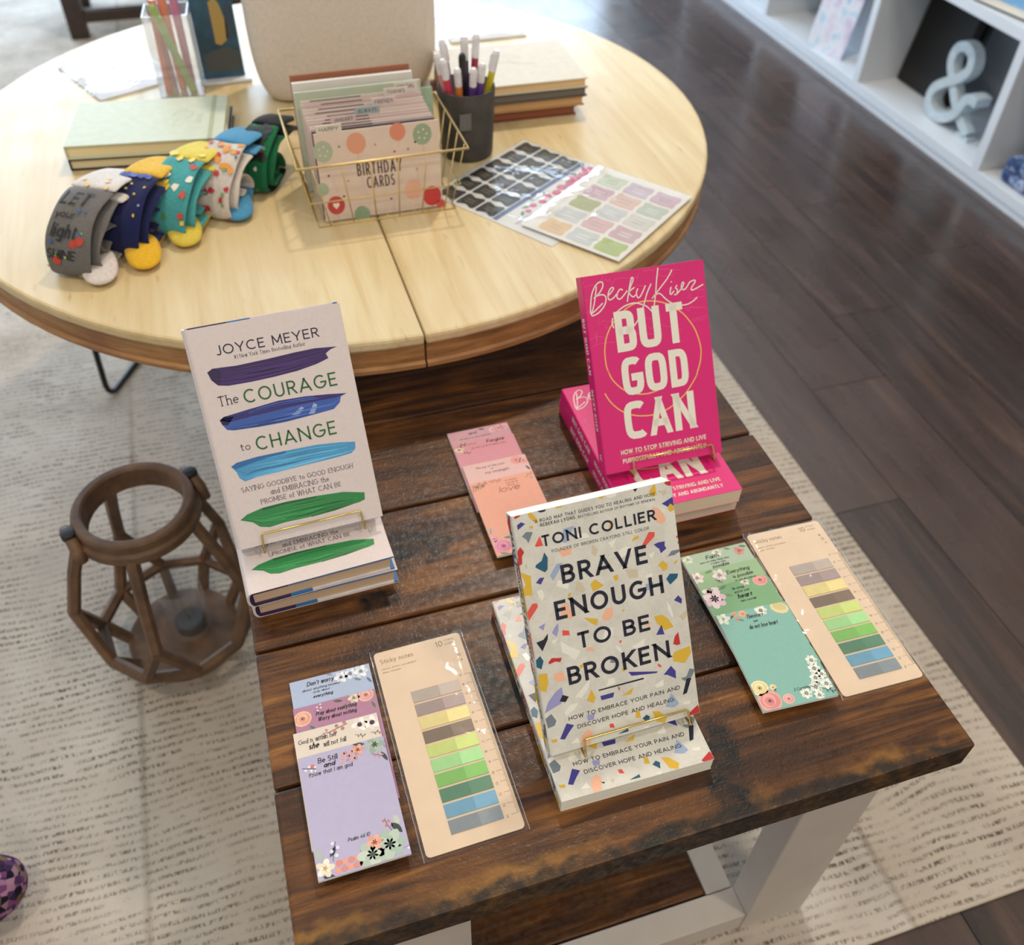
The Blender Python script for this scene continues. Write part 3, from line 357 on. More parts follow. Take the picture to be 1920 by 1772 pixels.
# ------------------------------------------------------------------ wood, rug and paint
def wood_dark():
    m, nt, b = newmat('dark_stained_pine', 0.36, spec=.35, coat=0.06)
    b.inputs['Coat Roughness'].default_value = 0.22
    v = mapping(nt, (1, 1, 1)); vs = mapping(nt, (2.2, 30, 30)); vf = mapping(nt, (9, 210, 210))
    big = noise(nt, v, 7, 3, 0.6); gr = noise(nt, vs, 1.6, 6, 0.6, 1.2); fine = noise(nt, vf, 1.3, 4, 0.7)
    c = ramp(nt, gr, [(0.3, '200f06'), (0.45, '4a2b0f'), (0.59, '74481b'), (0.76, '9d6c30')])
    c = mix(nt, ramp(nt, big, [(0.42, 0.0), (0.62, 0.72)]), c, '321c0d')
    c = mix(nt, ramp(nt, fine, [(0.5, 0.0), (0.72, 0.55)]), c, '1c0f07')
    geo = nd(nt, 'ShaderNodeNewGeometry'); last = None
    wob = nd(nt, 'ShaderNodeTexNoise'); wob.inputs['Scale'].default_value = 28; wob.inputs['Detail'].default_value = 4; nt.links.new(geo.outputs['Position'], wob.inputs['Vector'])
    wv = nd(nt, 'ShaderNodeVectorMath', operation='MULTIPLY_ADD'); wv.inputs[1].default_value = (.05, .05, .0); 
    nt.links.new(wob.outputs['Color'], wv.inputs[0]); nt.links.new(geo.outputs['Position'], wv.inputs[2])
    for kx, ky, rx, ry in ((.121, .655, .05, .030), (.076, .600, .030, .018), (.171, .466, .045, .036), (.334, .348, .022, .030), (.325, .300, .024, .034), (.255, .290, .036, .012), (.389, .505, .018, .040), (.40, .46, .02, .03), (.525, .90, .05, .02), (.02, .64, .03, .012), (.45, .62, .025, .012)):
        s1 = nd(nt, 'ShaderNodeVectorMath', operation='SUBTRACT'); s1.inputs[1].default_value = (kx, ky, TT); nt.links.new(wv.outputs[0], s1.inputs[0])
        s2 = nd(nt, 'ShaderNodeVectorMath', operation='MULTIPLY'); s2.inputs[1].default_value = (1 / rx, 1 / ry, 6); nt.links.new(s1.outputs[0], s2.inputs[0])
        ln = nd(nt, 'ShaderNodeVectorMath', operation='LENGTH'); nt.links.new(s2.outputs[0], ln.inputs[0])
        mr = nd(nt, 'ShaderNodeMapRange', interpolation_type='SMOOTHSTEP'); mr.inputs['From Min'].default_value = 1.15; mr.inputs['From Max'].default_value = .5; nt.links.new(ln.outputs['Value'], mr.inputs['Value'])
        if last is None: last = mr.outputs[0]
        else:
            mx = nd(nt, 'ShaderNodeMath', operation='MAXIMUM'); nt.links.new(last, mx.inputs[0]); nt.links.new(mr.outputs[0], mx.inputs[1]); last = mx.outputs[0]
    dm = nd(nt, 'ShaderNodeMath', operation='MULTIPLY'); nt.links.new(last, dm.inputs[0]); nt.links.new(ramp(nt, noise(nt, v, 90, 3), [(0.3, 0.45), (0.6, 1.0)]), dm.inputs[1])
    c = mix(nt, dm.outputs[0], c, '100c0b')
    # worn strip along the front edge: bare yellow wood, then black
    sp = nd(nt, 'ShaderNodeSeparateXYZ'); nt.links.new(geo.outputs['Position'], sp.inputs[0])
    nz = noise(nt, v, 45, 4); ofs = nd(nt, 'ShaderNodeMath', operation='MULTIPLY_ADD'); ofs.inputs[1].default_value = 0.03; nt.links.new(nz, ofs.inputs[0]); nt.links.new(sp.outputs['Y'], ofs.inputs[2])
    def strip(a, bb):
        r = nd(nt, 'ShaderNodeMapRange', interpolation_type='SMOOTHSTEP'); r.inputs['From Min'].default_value = a; r.inputs['From Max'].default_value = bb; nt.links.new(ofs.outputs[0], r.inputs['Value']); return r.outputs[0]
    m1 = nd(nt, 'ShaderNodeMath', operation='MULTIPLY'); nt.links.new(strip(.298, .288), m1.inputs[0]); nt.links.new(ramp(nt, noise(nt, v, 16, 4), [(0.42, 0.0), (0.62, 0.8)]), m1.inputs[1])
    c = mix(nt, m1.outputs[0], c, '8a6028')
    m2 = nd(nt, 'ShaderNodeMath', operation='MULTIPLY'); nt.links.new(strip(.288, .279), m2.inputs[0]); nt.links.new(ramp(nt, noise(nt, v, 70, 4), [(0.3, 0.4), (0.6, 0.95)]), m2.inputs[1])
    c = mix(nt, m2.outputs[0], c, '1d1710')
    nt.links.new(c, b.inputs['Base Color'])
    rr = ramp(nt, noise(nt, v, 140, 3), [(0.35, 0.3), (0.7, 0.6)]); nt.links.new(rr, b.inputs['Roughness'])
    hh = mix(nt, 0.5, ramp(nt, fine, [(0.2, 0.0), (0.8, 1.0)]), ramp(nt, noise(nt, v, 330, 2), [(0.3, 0.0), (0.75, 1.0)]))
    bump(nt, b, hh, 0.35, 0.0012)
    return m
def wood_light():
    m, nt, b = newmat('whitewashed_pine', 0.42, spec=0.45)
    v = mapping(nt, (1, 1, 1)); vs = mapping(nt, (26, 2.0, 26)); vf = mapping(nt, (160, 7, 160))
    gr = noise(nt, vs, 1.4, 5, 0.6, 0.8); big = noise(nt, v, 5, 3); fine = noise(nt, vf, 1.2, 4, 0.7)
    c = ramp(nt, gr, [(0.25, 'b99e68'), (0.42, 'cbb588'), (0.6, 'd5c49b'), (0.8, 'dccea9')])
    c = mix(nt, ramp(nt, big, [(0.4, 0.0), (0.68, 0.55)]), c, 'ccb384')
    c = mix(nt, ramp(nt, fine, [(0.6, 0.0), (0.8, 0.35)]), c, 'a8834a')
    c = mix(nt, ramp(nt, noise(nt, mapping(nt, (90, 14, 90)), 1, 3, .5), [(0.68, 0.0), (0.78, 0.5)]), c, '8c6a3a')
    nt.links.new(c, b.inputs['Base Color']); bump(nt, b, fine, 0.12, 0.0008)
    nt.links.new(ramp(nt, noise(nt, v, 14, 3), [(0.3, 0.28), (0.7, 0.40)]), b.inputs['Roughness'])
    return m
def wood_rim():
    m, nt, b = newmat('worn_pine_rim', 0.5)
    v = mapping(nt, (1, 1, 1)); vs = mapping(nt, (6, 6, 60))
    c = ramp(nt, noise(nt, vs, 2.0, 5, .6, .6), [(0.28, '7a5630'), (0.45, '946a3e'), (0.6, 'a87c4c'), (0.78, 'b8945e')])
    c = mix(nt, ramp(nt, noise(nt, v, 9, 4), [(0.5, 0.0), (0.66, 0.7)]), c, '84583a')
    c = mix(nt, ramp(nt, noise(nt, vs, 9, 4), [(0.62, 0.0), (0.74, 0.7)]), c, '5d3a1c')
    nt.links.new(c, b.inputs['Base Color']); bump(nt, b, noise(nt, vs, 12, 3), .2, .001); return m
def wood_floor():
    m, nt, b = newmat('dark_walnut_laminate', 0.33, spec=0.75)
    v = mapping(nt, (1, 1, 1)); vs = mapping(nt, (18, 1.3, 18)); vf = mapping(nt, (60, 4, 60))
    c = ramp(nt, noise(nt, vs, 1.5, 5, .6, .8), [(0.25, '1d1512'), (0.45, '33261f'), (0.6, '46342b'), (0.8, '614a39')])
    oi = nd(nt, 'ShaderNodeObjectInfo'); c = mix(nt, ramp(nt, oi.outputs['Random'], [(0.0, 0.0), (1.0, 0.5)]), c, '54413a')
    c = mix(nt, ramp(nt, noise(nt, vf, 1.2, 4), [(0.55, 0.0), (0.75, 0.5)]), c, '1d1614')
    nt.links.new(c, b.inputs['Base Color']); nt.links.new(ramp(nt, noise(nt, v, 8, 3), [(0.3, 0.20), (0.7, 0.34)]), b.inputs['Roughness'])
    return m
def rug_mat():
    m, nt, b = newmat('cream_rug_with_handwriting', 0.95, spec=0.1)
    v = mapping(nt, (1, 1, 1), rnd=False); sp = nd(nt, 'ShaderNodeSeparateXYZ'); nt.links.new(v, sp.inputs[0])
    wv = noise(nt, v, 3.5, 2); yy = nd(nt, 'ShaderNodeMath', operation='MULTIPLY_ADD'); yy.inputs[1].default_value = 0.05; nt.links.new(wv, yy.inputs[0]); nt.links.new(sp.outputs['Y'], yy.inputs[2])
    def math_(op, a, bval):
        n = nd(nt, 'ShaderNodeMath', operation=op); nt.links.new(a, n.inputs[0])
        if hasattr(bval, 'is_linked'): nt.links.new(bval, n.inputs[1])
        else: n.inputs[1].default_value = bval
        return n.outputs[0]
    ln = math_('FRACT', math_('MULTIPLY', yy.outputs[0], 1 / 0.0130), 0.0)
    dist = math_('ABSOLUTE', math_('SUBTRACT', ln, 0.5), 0.0)
    band = ramp(nt, dist, [(0.13, 1.0), (0.30, 0.0)])
    lines = math_('FLOOR', math_('MULTIPLY', yy.outputs[0], 1 / 0.0130), 0.0)
    cmb = nd(nt, 'ShaderNodeCombineXYZ'); nt.links.new(sp.outputs['X'], cmb.inputs[0]); nt.links.new(lines, cmb.inputs[1])
    wm = nd(nt, 'ShaderNodeMapping'); wm.inputs['Scale'].default_value = (24, 1.7, 1); nt.links.new(cmb.outputs[0], wm.inputs[0]); words = ramp(nt, noise(nt, wm.outputs[0], 1, 2), [(0.36, 0.0), (0.5, 1.0)])
    lt = nd(nt, 'ShaderNodeMapping'); lt.inputs['Scale'].default_value = (260, 130, 1); nt.links.new(v, lt.inputs[0]); letters = ramp(nt, noise(nt, lt.outputs[0], 1, 2), [(0.4, 0.0), (0.58, 1.0)])
    fade = ramp(nt, noise(nt, v, 8, 4, .65), [(0.3, 0.12), (0.66, 0.95)])
    k = math_('MULTIPLY', math_('MULTIPLY', band, words), math_('MULTIPLY', letters, fade))
    base = ramp(nt, noise(nt, v, 4.5, 4), [(0.3, 'aaa196'), (0.5, 'c0b6aa'), (0.7, 'cec7bc')])
    px = math_('DIVIDE', math_('ADD', sp.outputs['X'], 0.30), .47)
    pf = math_('ABSOLUTE', math_('SUBTRACT', math_('FRACT', px, 0.0), .5), 0.0)
    tint = nd(nt, 'ShaderNodeTexWhiteNoise', noise_dimensions='1D'); nt.links.new(math_('FLOOR', px, 0.0), tint.inputs['W'])
    base = mix(nt, math_('MULTIPLY', tint.outputs['Value'], .5), base, 'a6957f')
    seam = math_('MULTIPLY', ramp(nt, pf, [(.484, 0.0), (.497, .55)]), fade)
    base = mix(nt, seam, base, '5a4c3e')
    c = mix(nt, k, base, '463a30')
    nt.links.new(c, b.inputs['Base Color']); bump(nt, b, noise(nt, v, 420, 2), 0.5, 0.002); return m
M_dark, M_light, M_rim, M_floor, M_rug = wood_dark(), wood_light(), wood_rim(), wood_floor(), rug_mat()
M_white = plain('white_paint', 'c4bab0', .5, var=.03, scale=20, bmp=.05)
M_shelfw = plain('white_melamine', 'd2d6da', .45, var=.02, scale=10)
M_wall = plain('wall_paint', 'd9d4cb', .8, var=.03, scale=5)
M_ceil = plain('ceiling_paint', 'e6e2da', .9, var=.02, scale=5)
M_gold = plain('polished_brass_wire', 'd9bd72', .2, 1.0, var=.05)
M_goldpaint = plain('pale_gold_wire', 'd6bd84', .38, .6, var=.06)
M_black = plain('black_metal', '17171a', .45, .3, var=.1)
M_page = plain('paper_page_edges', 'e4dccb', .8, var=.05, scale=500)
def pages_mat(name, col, axis):
    m, nt, b = newmat(name, .85); sc_ = [8, 8, 8]; sc_[axis] = 2600
    c = ramp(nt, noise(nt, mapping(nt, sc_), 1, 2), [(.35, col), (.65, tuple(min(255, int(x * 1.1)) for x in (int(col[i:i + 2], 16) for i in (0, 2, 4))))])
    nt.links.new(c, b.inputs['Base Color']); return m
M_pages_w = pages_mat('white_book_pages', 'e2dfd2', 2); M_pages_c = pages_mat('cream_book_pages', 'cdbba6', 2); M_pages_t = pages_mat('tan_book_pages', 'bfa58a', 2)
def clear_mat(name, rough=.05, a=.82, col='eef4f8', wav=0.0, spec=.9, ior=1.5):
    m, nt, b = newmat(name, rough, spec=spec); b.inputs['Base Color'].default_value = rgba(col)
    tr = nd(nt, 'ShaderNodeBsdfTransparent'); mx = nd(nt, 'ShaderNodeMixShader'); mx.inputs[0].default_value = a
    gl = nd(nt, 'ShaderNodeBsdfGlossy'); gl.inputs['Roughness'].default_value = rough
    lw = nd(nt, 'ShaderNodeLayerWeight'); lw.inputs['Blend'].default_value = .5
    pw = nd(nt, 'ShaderNodeMath', operation='POWER'); pw.inputs[1].default_value = 4.0; nt.links.new(lw.outputs['Facing'], pw.inputs[0])
    fr = nd(nt, 'ShaderNodeMath', operation='MULTIPLY_ADD'); fr.inputs[1].default_value = .7 * (ior - 1) * 2; fr.inputs[2].default_value = ((ior - 1) / (ior + 1)) ** 2 * 1.6; nt.links.new(pw.outputs[0], fr.inputs[0])
    if wav:
        bp = nd(nt, 'ShaderNodeBump'); bp.inputs['Strength'].default_value = wav; bp.inputs['Distance'].default_value = .004
        nt.links.new(noise(nt, mapping(nt, (1, 1, 1)), 34, 2, .5, .8), bp.inputs['Height'])
        nt.links.new(bp.outputs[0], gl.inputs['Normal']); nt.links.new(bp.outputs[0], lw.inputs['Normal']); nt.links.new(bp.outputs[0], b.inputs['Normal'])
    m1 = nd(nt, 'ShaderNodeMixShader'); nt.links.new(fr.outputs[0], m1.inputs[0]); nt.links.new(tr.outputs[0], m1.inputs[1]); nt.links.new(gl.outputs[0], m1.inputs[2])
    nt.links.new(b.outputs[0], mx.inputs[1]); nt.links.new(m1.outputs[0], mx.inputs[2])
    nt.links.new(mx.outputs[0], nt.nodes['Material Output'].inputs['Surface']); return m
M_film = clear_mat('clear_plastic_film', .06, .99, wav=.35); M_crink = clear_mat('crinkled_plastic_film', .05, .985, wav=.9); M_acryl = clear_mat('clear_acrylic', .05, .86); M_glass = clear_mat('clear_glass', .03, .90, ior=1.35)

# ------------------------------------------------------------------ the room
X0, X1, Y0, Y1, ZC = -3.4, 2.32, -2.4, 5.2, 2.8
fl = tag(MB().box(X0, X1, Y0, Y1, -.05, -.006).build('floor', M_floor), kind='structure')
rr = random.Random(3); cols = 32; pw = (X1 - X0) / cols; meshes = {}
for i in range(cols):
    y = Y0 - rr.random() * 1.2
    while y < Y1:
        a, b_ = max(y, Y0), min(y + 1.22, Y1)
        if b_ - a > .03:
            o = MB().box(X0 + i * pw + .0008, X0 + (i + 1) * pw - .0008, a + .0008, b_ - .0008, -.006, 0).build('plank', M_floor, fl)
        y += 1.22
def wall(name, *b): return tag(MB().box(*b).build(name, M_wall), kind='structure')
wall('wall_right', X1, X1 + .1, Y0, Y1, 0, ZC); wall('wall_left', X0 - .1, X0, Y0, Y1, 0, ZC); wall('wall_front', X0 - .1, X1 + .1, Y0 - .1, Y0, 0, ZC)
WX0, WX1, WZ0, WZ1 = -2.8, 2.2, .14, 2.5
bw = MB().box(X0 - .1, WX0, Y1, Y1 + .1, 0, ZC).box(WX1, X1 + .1, Y1, Y1 + .1, 0, ZC).box(WX0, WX1, Y1, Y1 + .1, 0, WZ0).box(WX0, WX1, Y1, Y1 + .1, WZ1, ZC)
tag(bw.build('wall_back', M_wall), kind='structure')
tag(MB().box(X0 - .1, X1 + .1, Y0 - .1, Y1 + .1, ZC, ZC + .1).build('ceiling', M_ceil), kind='structure')
M_wf = plain('dark_window_metal', '2a2624', .4)
wf = MB(); wxs = [WX0 + (WX1 - WX0 - .06) * i / 5 for i in range(6)]
for x in wxs: wf.box(x, x + .06, Y1 + .02, Y1 + .08, WZ0, WZ1)
wf.box(WX0, WX1, Y1 + .02, Y1 + .08, WZ0, WZ0 + .06).box(WX0, WX1, Y1 + .02, Y1 + .08, WZ1 - .06, WZ1)
wn = tag(wf.build('window_1', M_wf), kind='structure')
for x in wxs[:-1]: MB().box(x + .06, x + .988, Y1 + .047, Y1 + .053, WZ0 + .06, WZ1 - .06).build('pane', M_glass, wn)
bb = tag(MB().box(X0, X1, Y1 - .015, Y1, 0, .1).build('baseboard_back', M_white), kind='structure')
rug = tag(MB().box(-2.6, .925, .232, 4.3, 0.0, .006).build('rug', M_rug, bevel=.002), 'large cream rug printed with lines of faded brown handwriting under the tables', 'rug')
RZ = .006

# ------------------------------------------------------------------ plank-top side table in front
st = thing('side_table', 'dark stained plank top side table with white legs and a dark lower shelf', 'table', (.228, .61, RZ))
def loc(o, par):   # keep world-space geometry under a placed root
    o.matrix_parent_inverse = Matrix.Translation(par.location).inverted(); return o
TX0, TX1 = -.0765, .5315; ys = [.2565, .397, .541, .686, .829, .97]; rp = random.Random(5)
for i in range(5):
    j0, j1 = rp.uniform(-.0015, .0015), rp.uniform(-.0015, .0015)
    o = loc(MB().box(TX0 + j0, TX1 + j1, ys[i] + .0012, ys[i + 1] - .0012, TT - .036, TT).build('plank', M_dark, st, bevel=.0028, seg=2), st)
lx = ((-.020, .069), (.4217, .511))
for a, b_ in lx:
    for y0 in (.297, .892): loc(MB().box(a, b_, y0, y0 + .038, RZ, TT - .036).build('leg', M_white, st, bevel=.002), st)
loc(MB().box(.069, .4217, .306, .335, TT - .115, TT - .036).build('apron', M_dark, st), st)
loc(MB().box(.069, .4217, .892, .92, TT - .115, TT - .036).build('apron', M_dark, st), st)
sz = .05
for y0 in (.299, .892): loc(MB().box(.069, .4217, y0, y0 + .036, sz - .043, sz + .002).build('rail', M_white, st, bevel=.0015), st)
for x0 in (.031, .385): loc(MB().box(x0, x0 + .035, .336, .892, sz - .043, sz + .003).build('rail', M_white, st, bevel=.0015), st)
for i in range(4): loc(MB().box(.067, .384, .338 + i * .1385, .338 + (i + 1) * .1385 - .002, sz - .02, sz).build('shelf_board', M_dark, st, bevel=.002), st)

# ------------------------------------------------------------------ round table behind
cx, cy, cr_, ZT = .17, 1.412, .571, TT + .11
rt = thing('round_table', 'round pale wooden table with a worn thick rim and black hairpin legs', 'table', (cx, cy, RZ))
for a0, seamx in ((90, -1), (-90, 1)):
    # half discs either side of the centre joint
    n = 40; pts = [(cx + seamx * .0007 + cr_ * math.cos(math.radians(a0 + 180 * i / n)), cy + cr_ * math.sin(math.radians(a0 + 180 * i / n))) for i in range(n + 1)]
    loc(MB().prism(pts, ZT - .015, ZT).build('tabletop_half', M_light, rt, bevel=.004, seg=2), rt)
    prof = [(cr_ - .03, ZT - .0145), (cr_ - .0035, ZT - .0145), (cr_ - .0045, ZT - .040), (cr_ - .001, ZT - .0425), (cr_ - .0008, ZT - .0475), (cr_ - .003, ZT - .050), (cr_ - .03, ZT - .050), (cr_ - .03, ZT - .0145)]
    loc(MB().lathe(prof, 48, cx + seamx * .0007, cy, a0 + .05, a0 + 179.95).build('apron', M_rim, rt, smooth=False), rt)
loc(MB().lathe([(0, ZT - .034), (cr_ - .03, ZT - .034), (cr_ - .03, ZT - .015), (0, ZT - .015)], 40, cx, cy).build('underframe', M_rim, rt), rt)
def loop_leg(ang):
    """a bent black rod: down from the underframe, along the floor, and up again"""
    ca, sa = math.cos(math.radians(ang)), math.sin(math.radians(ang)); t = Vector((-sa, ca, 0)); rad = .0058
    rf, rtp = (.42, .40) if ang == -112 else (.535, .50)
    foot = Vector((cx + rf * ca, cy + rf * sa, RZ + rad)); topc = Vector((cx + rtp * ca, cy + rtp * sa, ZT - .034))
    pts = [topc - t * .075]
    for sg in (-1, 1):
        f = foot + t * .085 * sg; upv = ((topc + t * .075 * sg) - f).normalized()
        cnr = [f + upv * .03, f + upv * .016 - t * sg * .004, f + upv * .005 - t * sg * .012, f - t * sg * .028]
        pts += cnr if sg < 0 else cnr[::-1]
    pts.append(topc + t * .075)
    return MB().tube(pts, rad, 8)
for ang in (151, 61, -29, -112): loc(loop_leg(ang).build('loop_leg', M_black, rt, smooth=True), rt)

# ------------------------------------------------------------------ books
def book_matrix(x, y, z, yaw, tilt, t, flat=False):
    """front-cover lower corner at the spine goes to (x, y, z above the plank top)"""
    cw, sw = math.cos(yaw), math.sin(yaw)
    u = Vector((cw, sw, 0)); nb = Vector((-sw, cw, 0))
    v = nb if flat else Vector((0, 0, 1)) * math.cos(tilt) + nb * math.sin(tilt)
    zz = u.cross(v); o = Vector((x, y, TT + z)) - zz * t
    return Matrix(((u.x, v.x, zz.x, o.x), (u.y, v.y, zz.y, o.y), (u.z, v.z, zz.z, o.z), (0, 0, 0, 1)))
def mm(p): return (p[0] / 1000, p[1] / 1000)
def paperback(name, label, group, mtx, w, h, t, cover_m, page_m, art, spine_art, extra=()):
    r = thing(name, label, 'book', group=group, matrix=mtx)
    e = .0005; n = 6
    # cover: back, slightly rounded spine, front, as one folded sheet
    out = [(w, 0), (.0012, 0), (.0003, .0006), (0, .0016), (0, t - .0016), (.0003, t - .0006), (.0012, t), (w, t)]
    inn = [(w, e), (.0016, e), (.0008, .0012), (e, .002), (e, t - .002), (.0008, t - .0012), (.0016, t - e), (w, t - e)]
    b = MB(); k = len(out); loop = out + inn[::-1]; L = len(loop)
    b.add([(x, 0, z) for x, z in loop] + [(x, h, z) for x, z in loop],
          [(i, i + L, (i + 1) % L + L, (i + 1) % L) for i in range(L)] + [(i, i + 1, L - 2 - i, L - 1 - i) for i in range(k - 1)] + [(L + L - 1 - i, L + L - 2 - i, L + i + 1, L + i) for i in range(k - 1)])
    b.build('cover', cover_m, r)
    MB().box(e, w - .0006, .0002, h - .0002, e, t - e).build('page_block', page_m, r)
    for nm, ink in art: ink.build(nm, r, fmap=lambda u, v, dz: (u, v, t + dz), mat=ink_g)
    for nm, ink in spine_art: ink.build(nm, r, fmap=lambda u, v, dz: (-dz, v, u), mat=ink_g)
    return r
# terrazzo-covered book
M_terr = None
def terr():
    m, nt, b = newmat('grey_speckled_cover', .42)
    v = mapping(nt, (1, 1, 1), rnd=False)
    c = ramp(nt, noise(nt, v, 40, 5, .7), [(.3, 'c4c3bb'), (.55, 'd3d2ca'), (.75, 'dddcd6')])
    c = mix(nt, ramp(nt, noise(nt, v, 900, 2), [(.66, 0.0), (.72, .5)]), c, '7a766c')
    c = mix(nt, ramp(nt, noise(nt, v, 620, 2), [(.67, 0.0), (.72, .6)]), c, 'e8e6dd')
    nt.links.new(c, b.inputs['Base Color']); return m
M_terr = terr()
bw_, bh_, bt_ = .1395, .2134, .018
art = Ink((.0002, bw_ - .0002, .0002, bh_ - .0002))
for c, pts in DATA['brave_poly']: art.poly([mm(p) for p in pts], c, 0 if c in ('e4e4da', 'c8bea5', 'ebb496') else 1 if c != '141428' else 2)
NAVY = '15132b'
lt = Ink(); wts = [.13, .15, .12, .19, .12, .185, .185, .185, .185, .145, .145]
for (s, x0, x1, y, h), wt in zip(DATA['brave_text'], wts): lt.text(s, x0 / 1000, x1 / 1000, y / 1000, h / 1000, NAVY, wt, lay=5, ls=.2)
spi = Ink((.0006, bt_ - .0006, .0005, bh_ - .0005))
for c, pts in (('be2828', [(2, 205), (9, 213), (14, 213), (10, 199), (6, 196)]), ('d6af32', [(12, 150), (18, 158), (18, 125), (13, 128)]), ('be2828', [(13, 172), (18, 180), (18, 150), (15, 158)]), ('d6af32', [(0, 60), (8, 62), (7, 40), (0, 42)]), ('de5046', [(12, 108), (18, 115), (18, 88), (15, 92)]), ('195573', [(0, 110), (6, 116), (5, 98), (0, 96)]), ('3c378c', [(0, 178), (5, 182), (4, 170), (0, 168)]), ('e4e4da', [(4, 92), (14, 96), (10, 82), (5, 80)]), ('737d87', [(10, 26), (17, 30), (16, 14), (9, 16)]), ('d6af32', [(2, 12), (9, 14), (7, 4), (2, 5)]), ('be2828', [(0, 84), (5, 80), (4, 70), (0, 72)])): spi.poly([mm(p) for p in pts], c)
rotv = lambda base: (lambda p: (base + p[1], p[0]))
def spine_text(ink, t, v_top, v_bot, base, h, col, wt, sq=2.0, lay=5):
    # reads downwards, letter tops towards the front cover
    ink.text(t, -v_top, -v_bot, 0, h, col, wt, sq, lay=lay, tf=lambda p: (base + p[1], -p[0]))
spt = Ink(); spine_text(spt, 'BRAVE ENOUGH TO BE BROKEN', .199, .085, .006, .0062, NAVY, .16); spine_text(spt, 'TONI COLLIER', .079, .031, .0065, .0046, NAVY, .14); spine_text(spt, 'W', .021, .014, .006, .005, '2a2a38', .16)
brave = paperback('paperback_book', 'grey terrazzo-pattern paperback standing tilted on its small brass easel', 'terrazzo-pattern paperbacks', book_matrix(.1549, .3441, .0300, math.radians(.48), math.radians(34.0), bt_), bw_, bh_, bt_, M_terr, M_pages_w,
                  [('cover_pattern', art), ('cover_lettering', lt)], [('spine_pattern', spi), ('spine_lettering', spt)])
copy_thing(brave, 'grey terrazzo-pattern paperback lying flat under the brass easel at the front', book_matrix(.1525, .3085, bt_, math.radians(-.8), 0, bt_, True))

# pink book
pw_, ph_, pt_ = .1355, .2085, .020
M_pink = plain('bright_pink_cover', 'd81e76', .4, var=.03, scale=8)
WHT = 'e6e2d6'
pk = Ink((0.0003, pw_ - .0003, .0003, ph_ - .0003))
for pl in DATA['pink_scrib']: pk.line([mm(p) for p in pl], .00032, 'ea62a0', 0)
gld = Ink((0.0003, pw_ - .0003, .0003, ph_ - .0003))
def smooth(pts, k=4):
    o = []
    for i in range(len(pts) - 1):
        p0, p1, p2, p3 = pts[max(i - 1, 0)], pts[i], pts[i + 1], pts[min(i + 2, len(pts) - 1)]
        for j in range(k):
            t = j / k; o.append(tuple(.5 * (2 * p1[a] + (p2[a] - p0[a]) * t + (2 * p0[a] - 5 * p1[a] + 4 * p2[a] - p3[a]) * t * t + (3 * p1[a] - p0[a] - 3 * p2[a] + p3[a]) * t ** 3) for a in (0, 1)))
    return o + [pts[-1]]
gl2 = Ink(gld.clip)
for pl, g_ in zip(DATA['pink_gold'], (gld, gl2)): g_.line(smooth([mm(p) for p in pl]), .0013, 'edb968', 4)
stk = Ink()
for pl in DATA['pink_strike']: stk.line([mm(p) for p in pl], .0004, 'd98a6a', 9)
pl_ = Ink()
for s, x0, x1, y, h in DATA['pink_big']: pl_.text(s, x0 / 1000, x1 / 1000, y / 1000, h / 1000, WHT, .193, 3.6, lay=6, ls=.085)
for s, x0, x1, y, h in DATA['pink_text']: pl_.text(s, x0 / 1000, x1 / 1000, y / 1000, h / 1000, WHT, .17, 3.6, lay=6, ls=.12)
for pl in DATA['pink_sig']: pl_.line(smooth([mm(p) for p in pl]), .00125, WHT, 5)
psp = Ink(); spine_text(psp, 'BUT GOD CAN', .166, .107, .006, .0075, WHT, .2, 3.6); ps2 = Ink(); spine_text(ps2, 'BECKY KISER', .091, .046, .0065, .0062, WHT, .18, 3.6); ps3 = Ink(); spine_text(ps3, 'W', .021, .014, .007, .006, WHT, .16)
pink = paperback('paperback_book', 'bright pink paperback standing tilted on its small brass easel', 'bright pink paperbacks', book_matrix(.3122, .6215, .0540, math.radians(-1.3), math.radians(34.6), pt_), pw_, ph_, pt_, M_pink, M_pages_c,
                 [('cover_scribbles', pk), ('gold_loop', gld), ('gold_loop', gl2), ('strike_lines', stk), ('cover_lettering', pl_)], [('spine_lettering', psp), ('spine_lettering', ps2), ('spine_mark', ps3)])
copy_thing(pink, 'upper bright pink paperback lying flat under the brass easel', book_matrix(.3165, .5745, .0402, math.radians(-.9), 0, pt_, True))
copy_thing(pink, 'lower bright pink paperback lying flat on the planks, beneath another', book_matrix(.3195, .579, .0201, math.radians(-.2), 0, pt_, True))

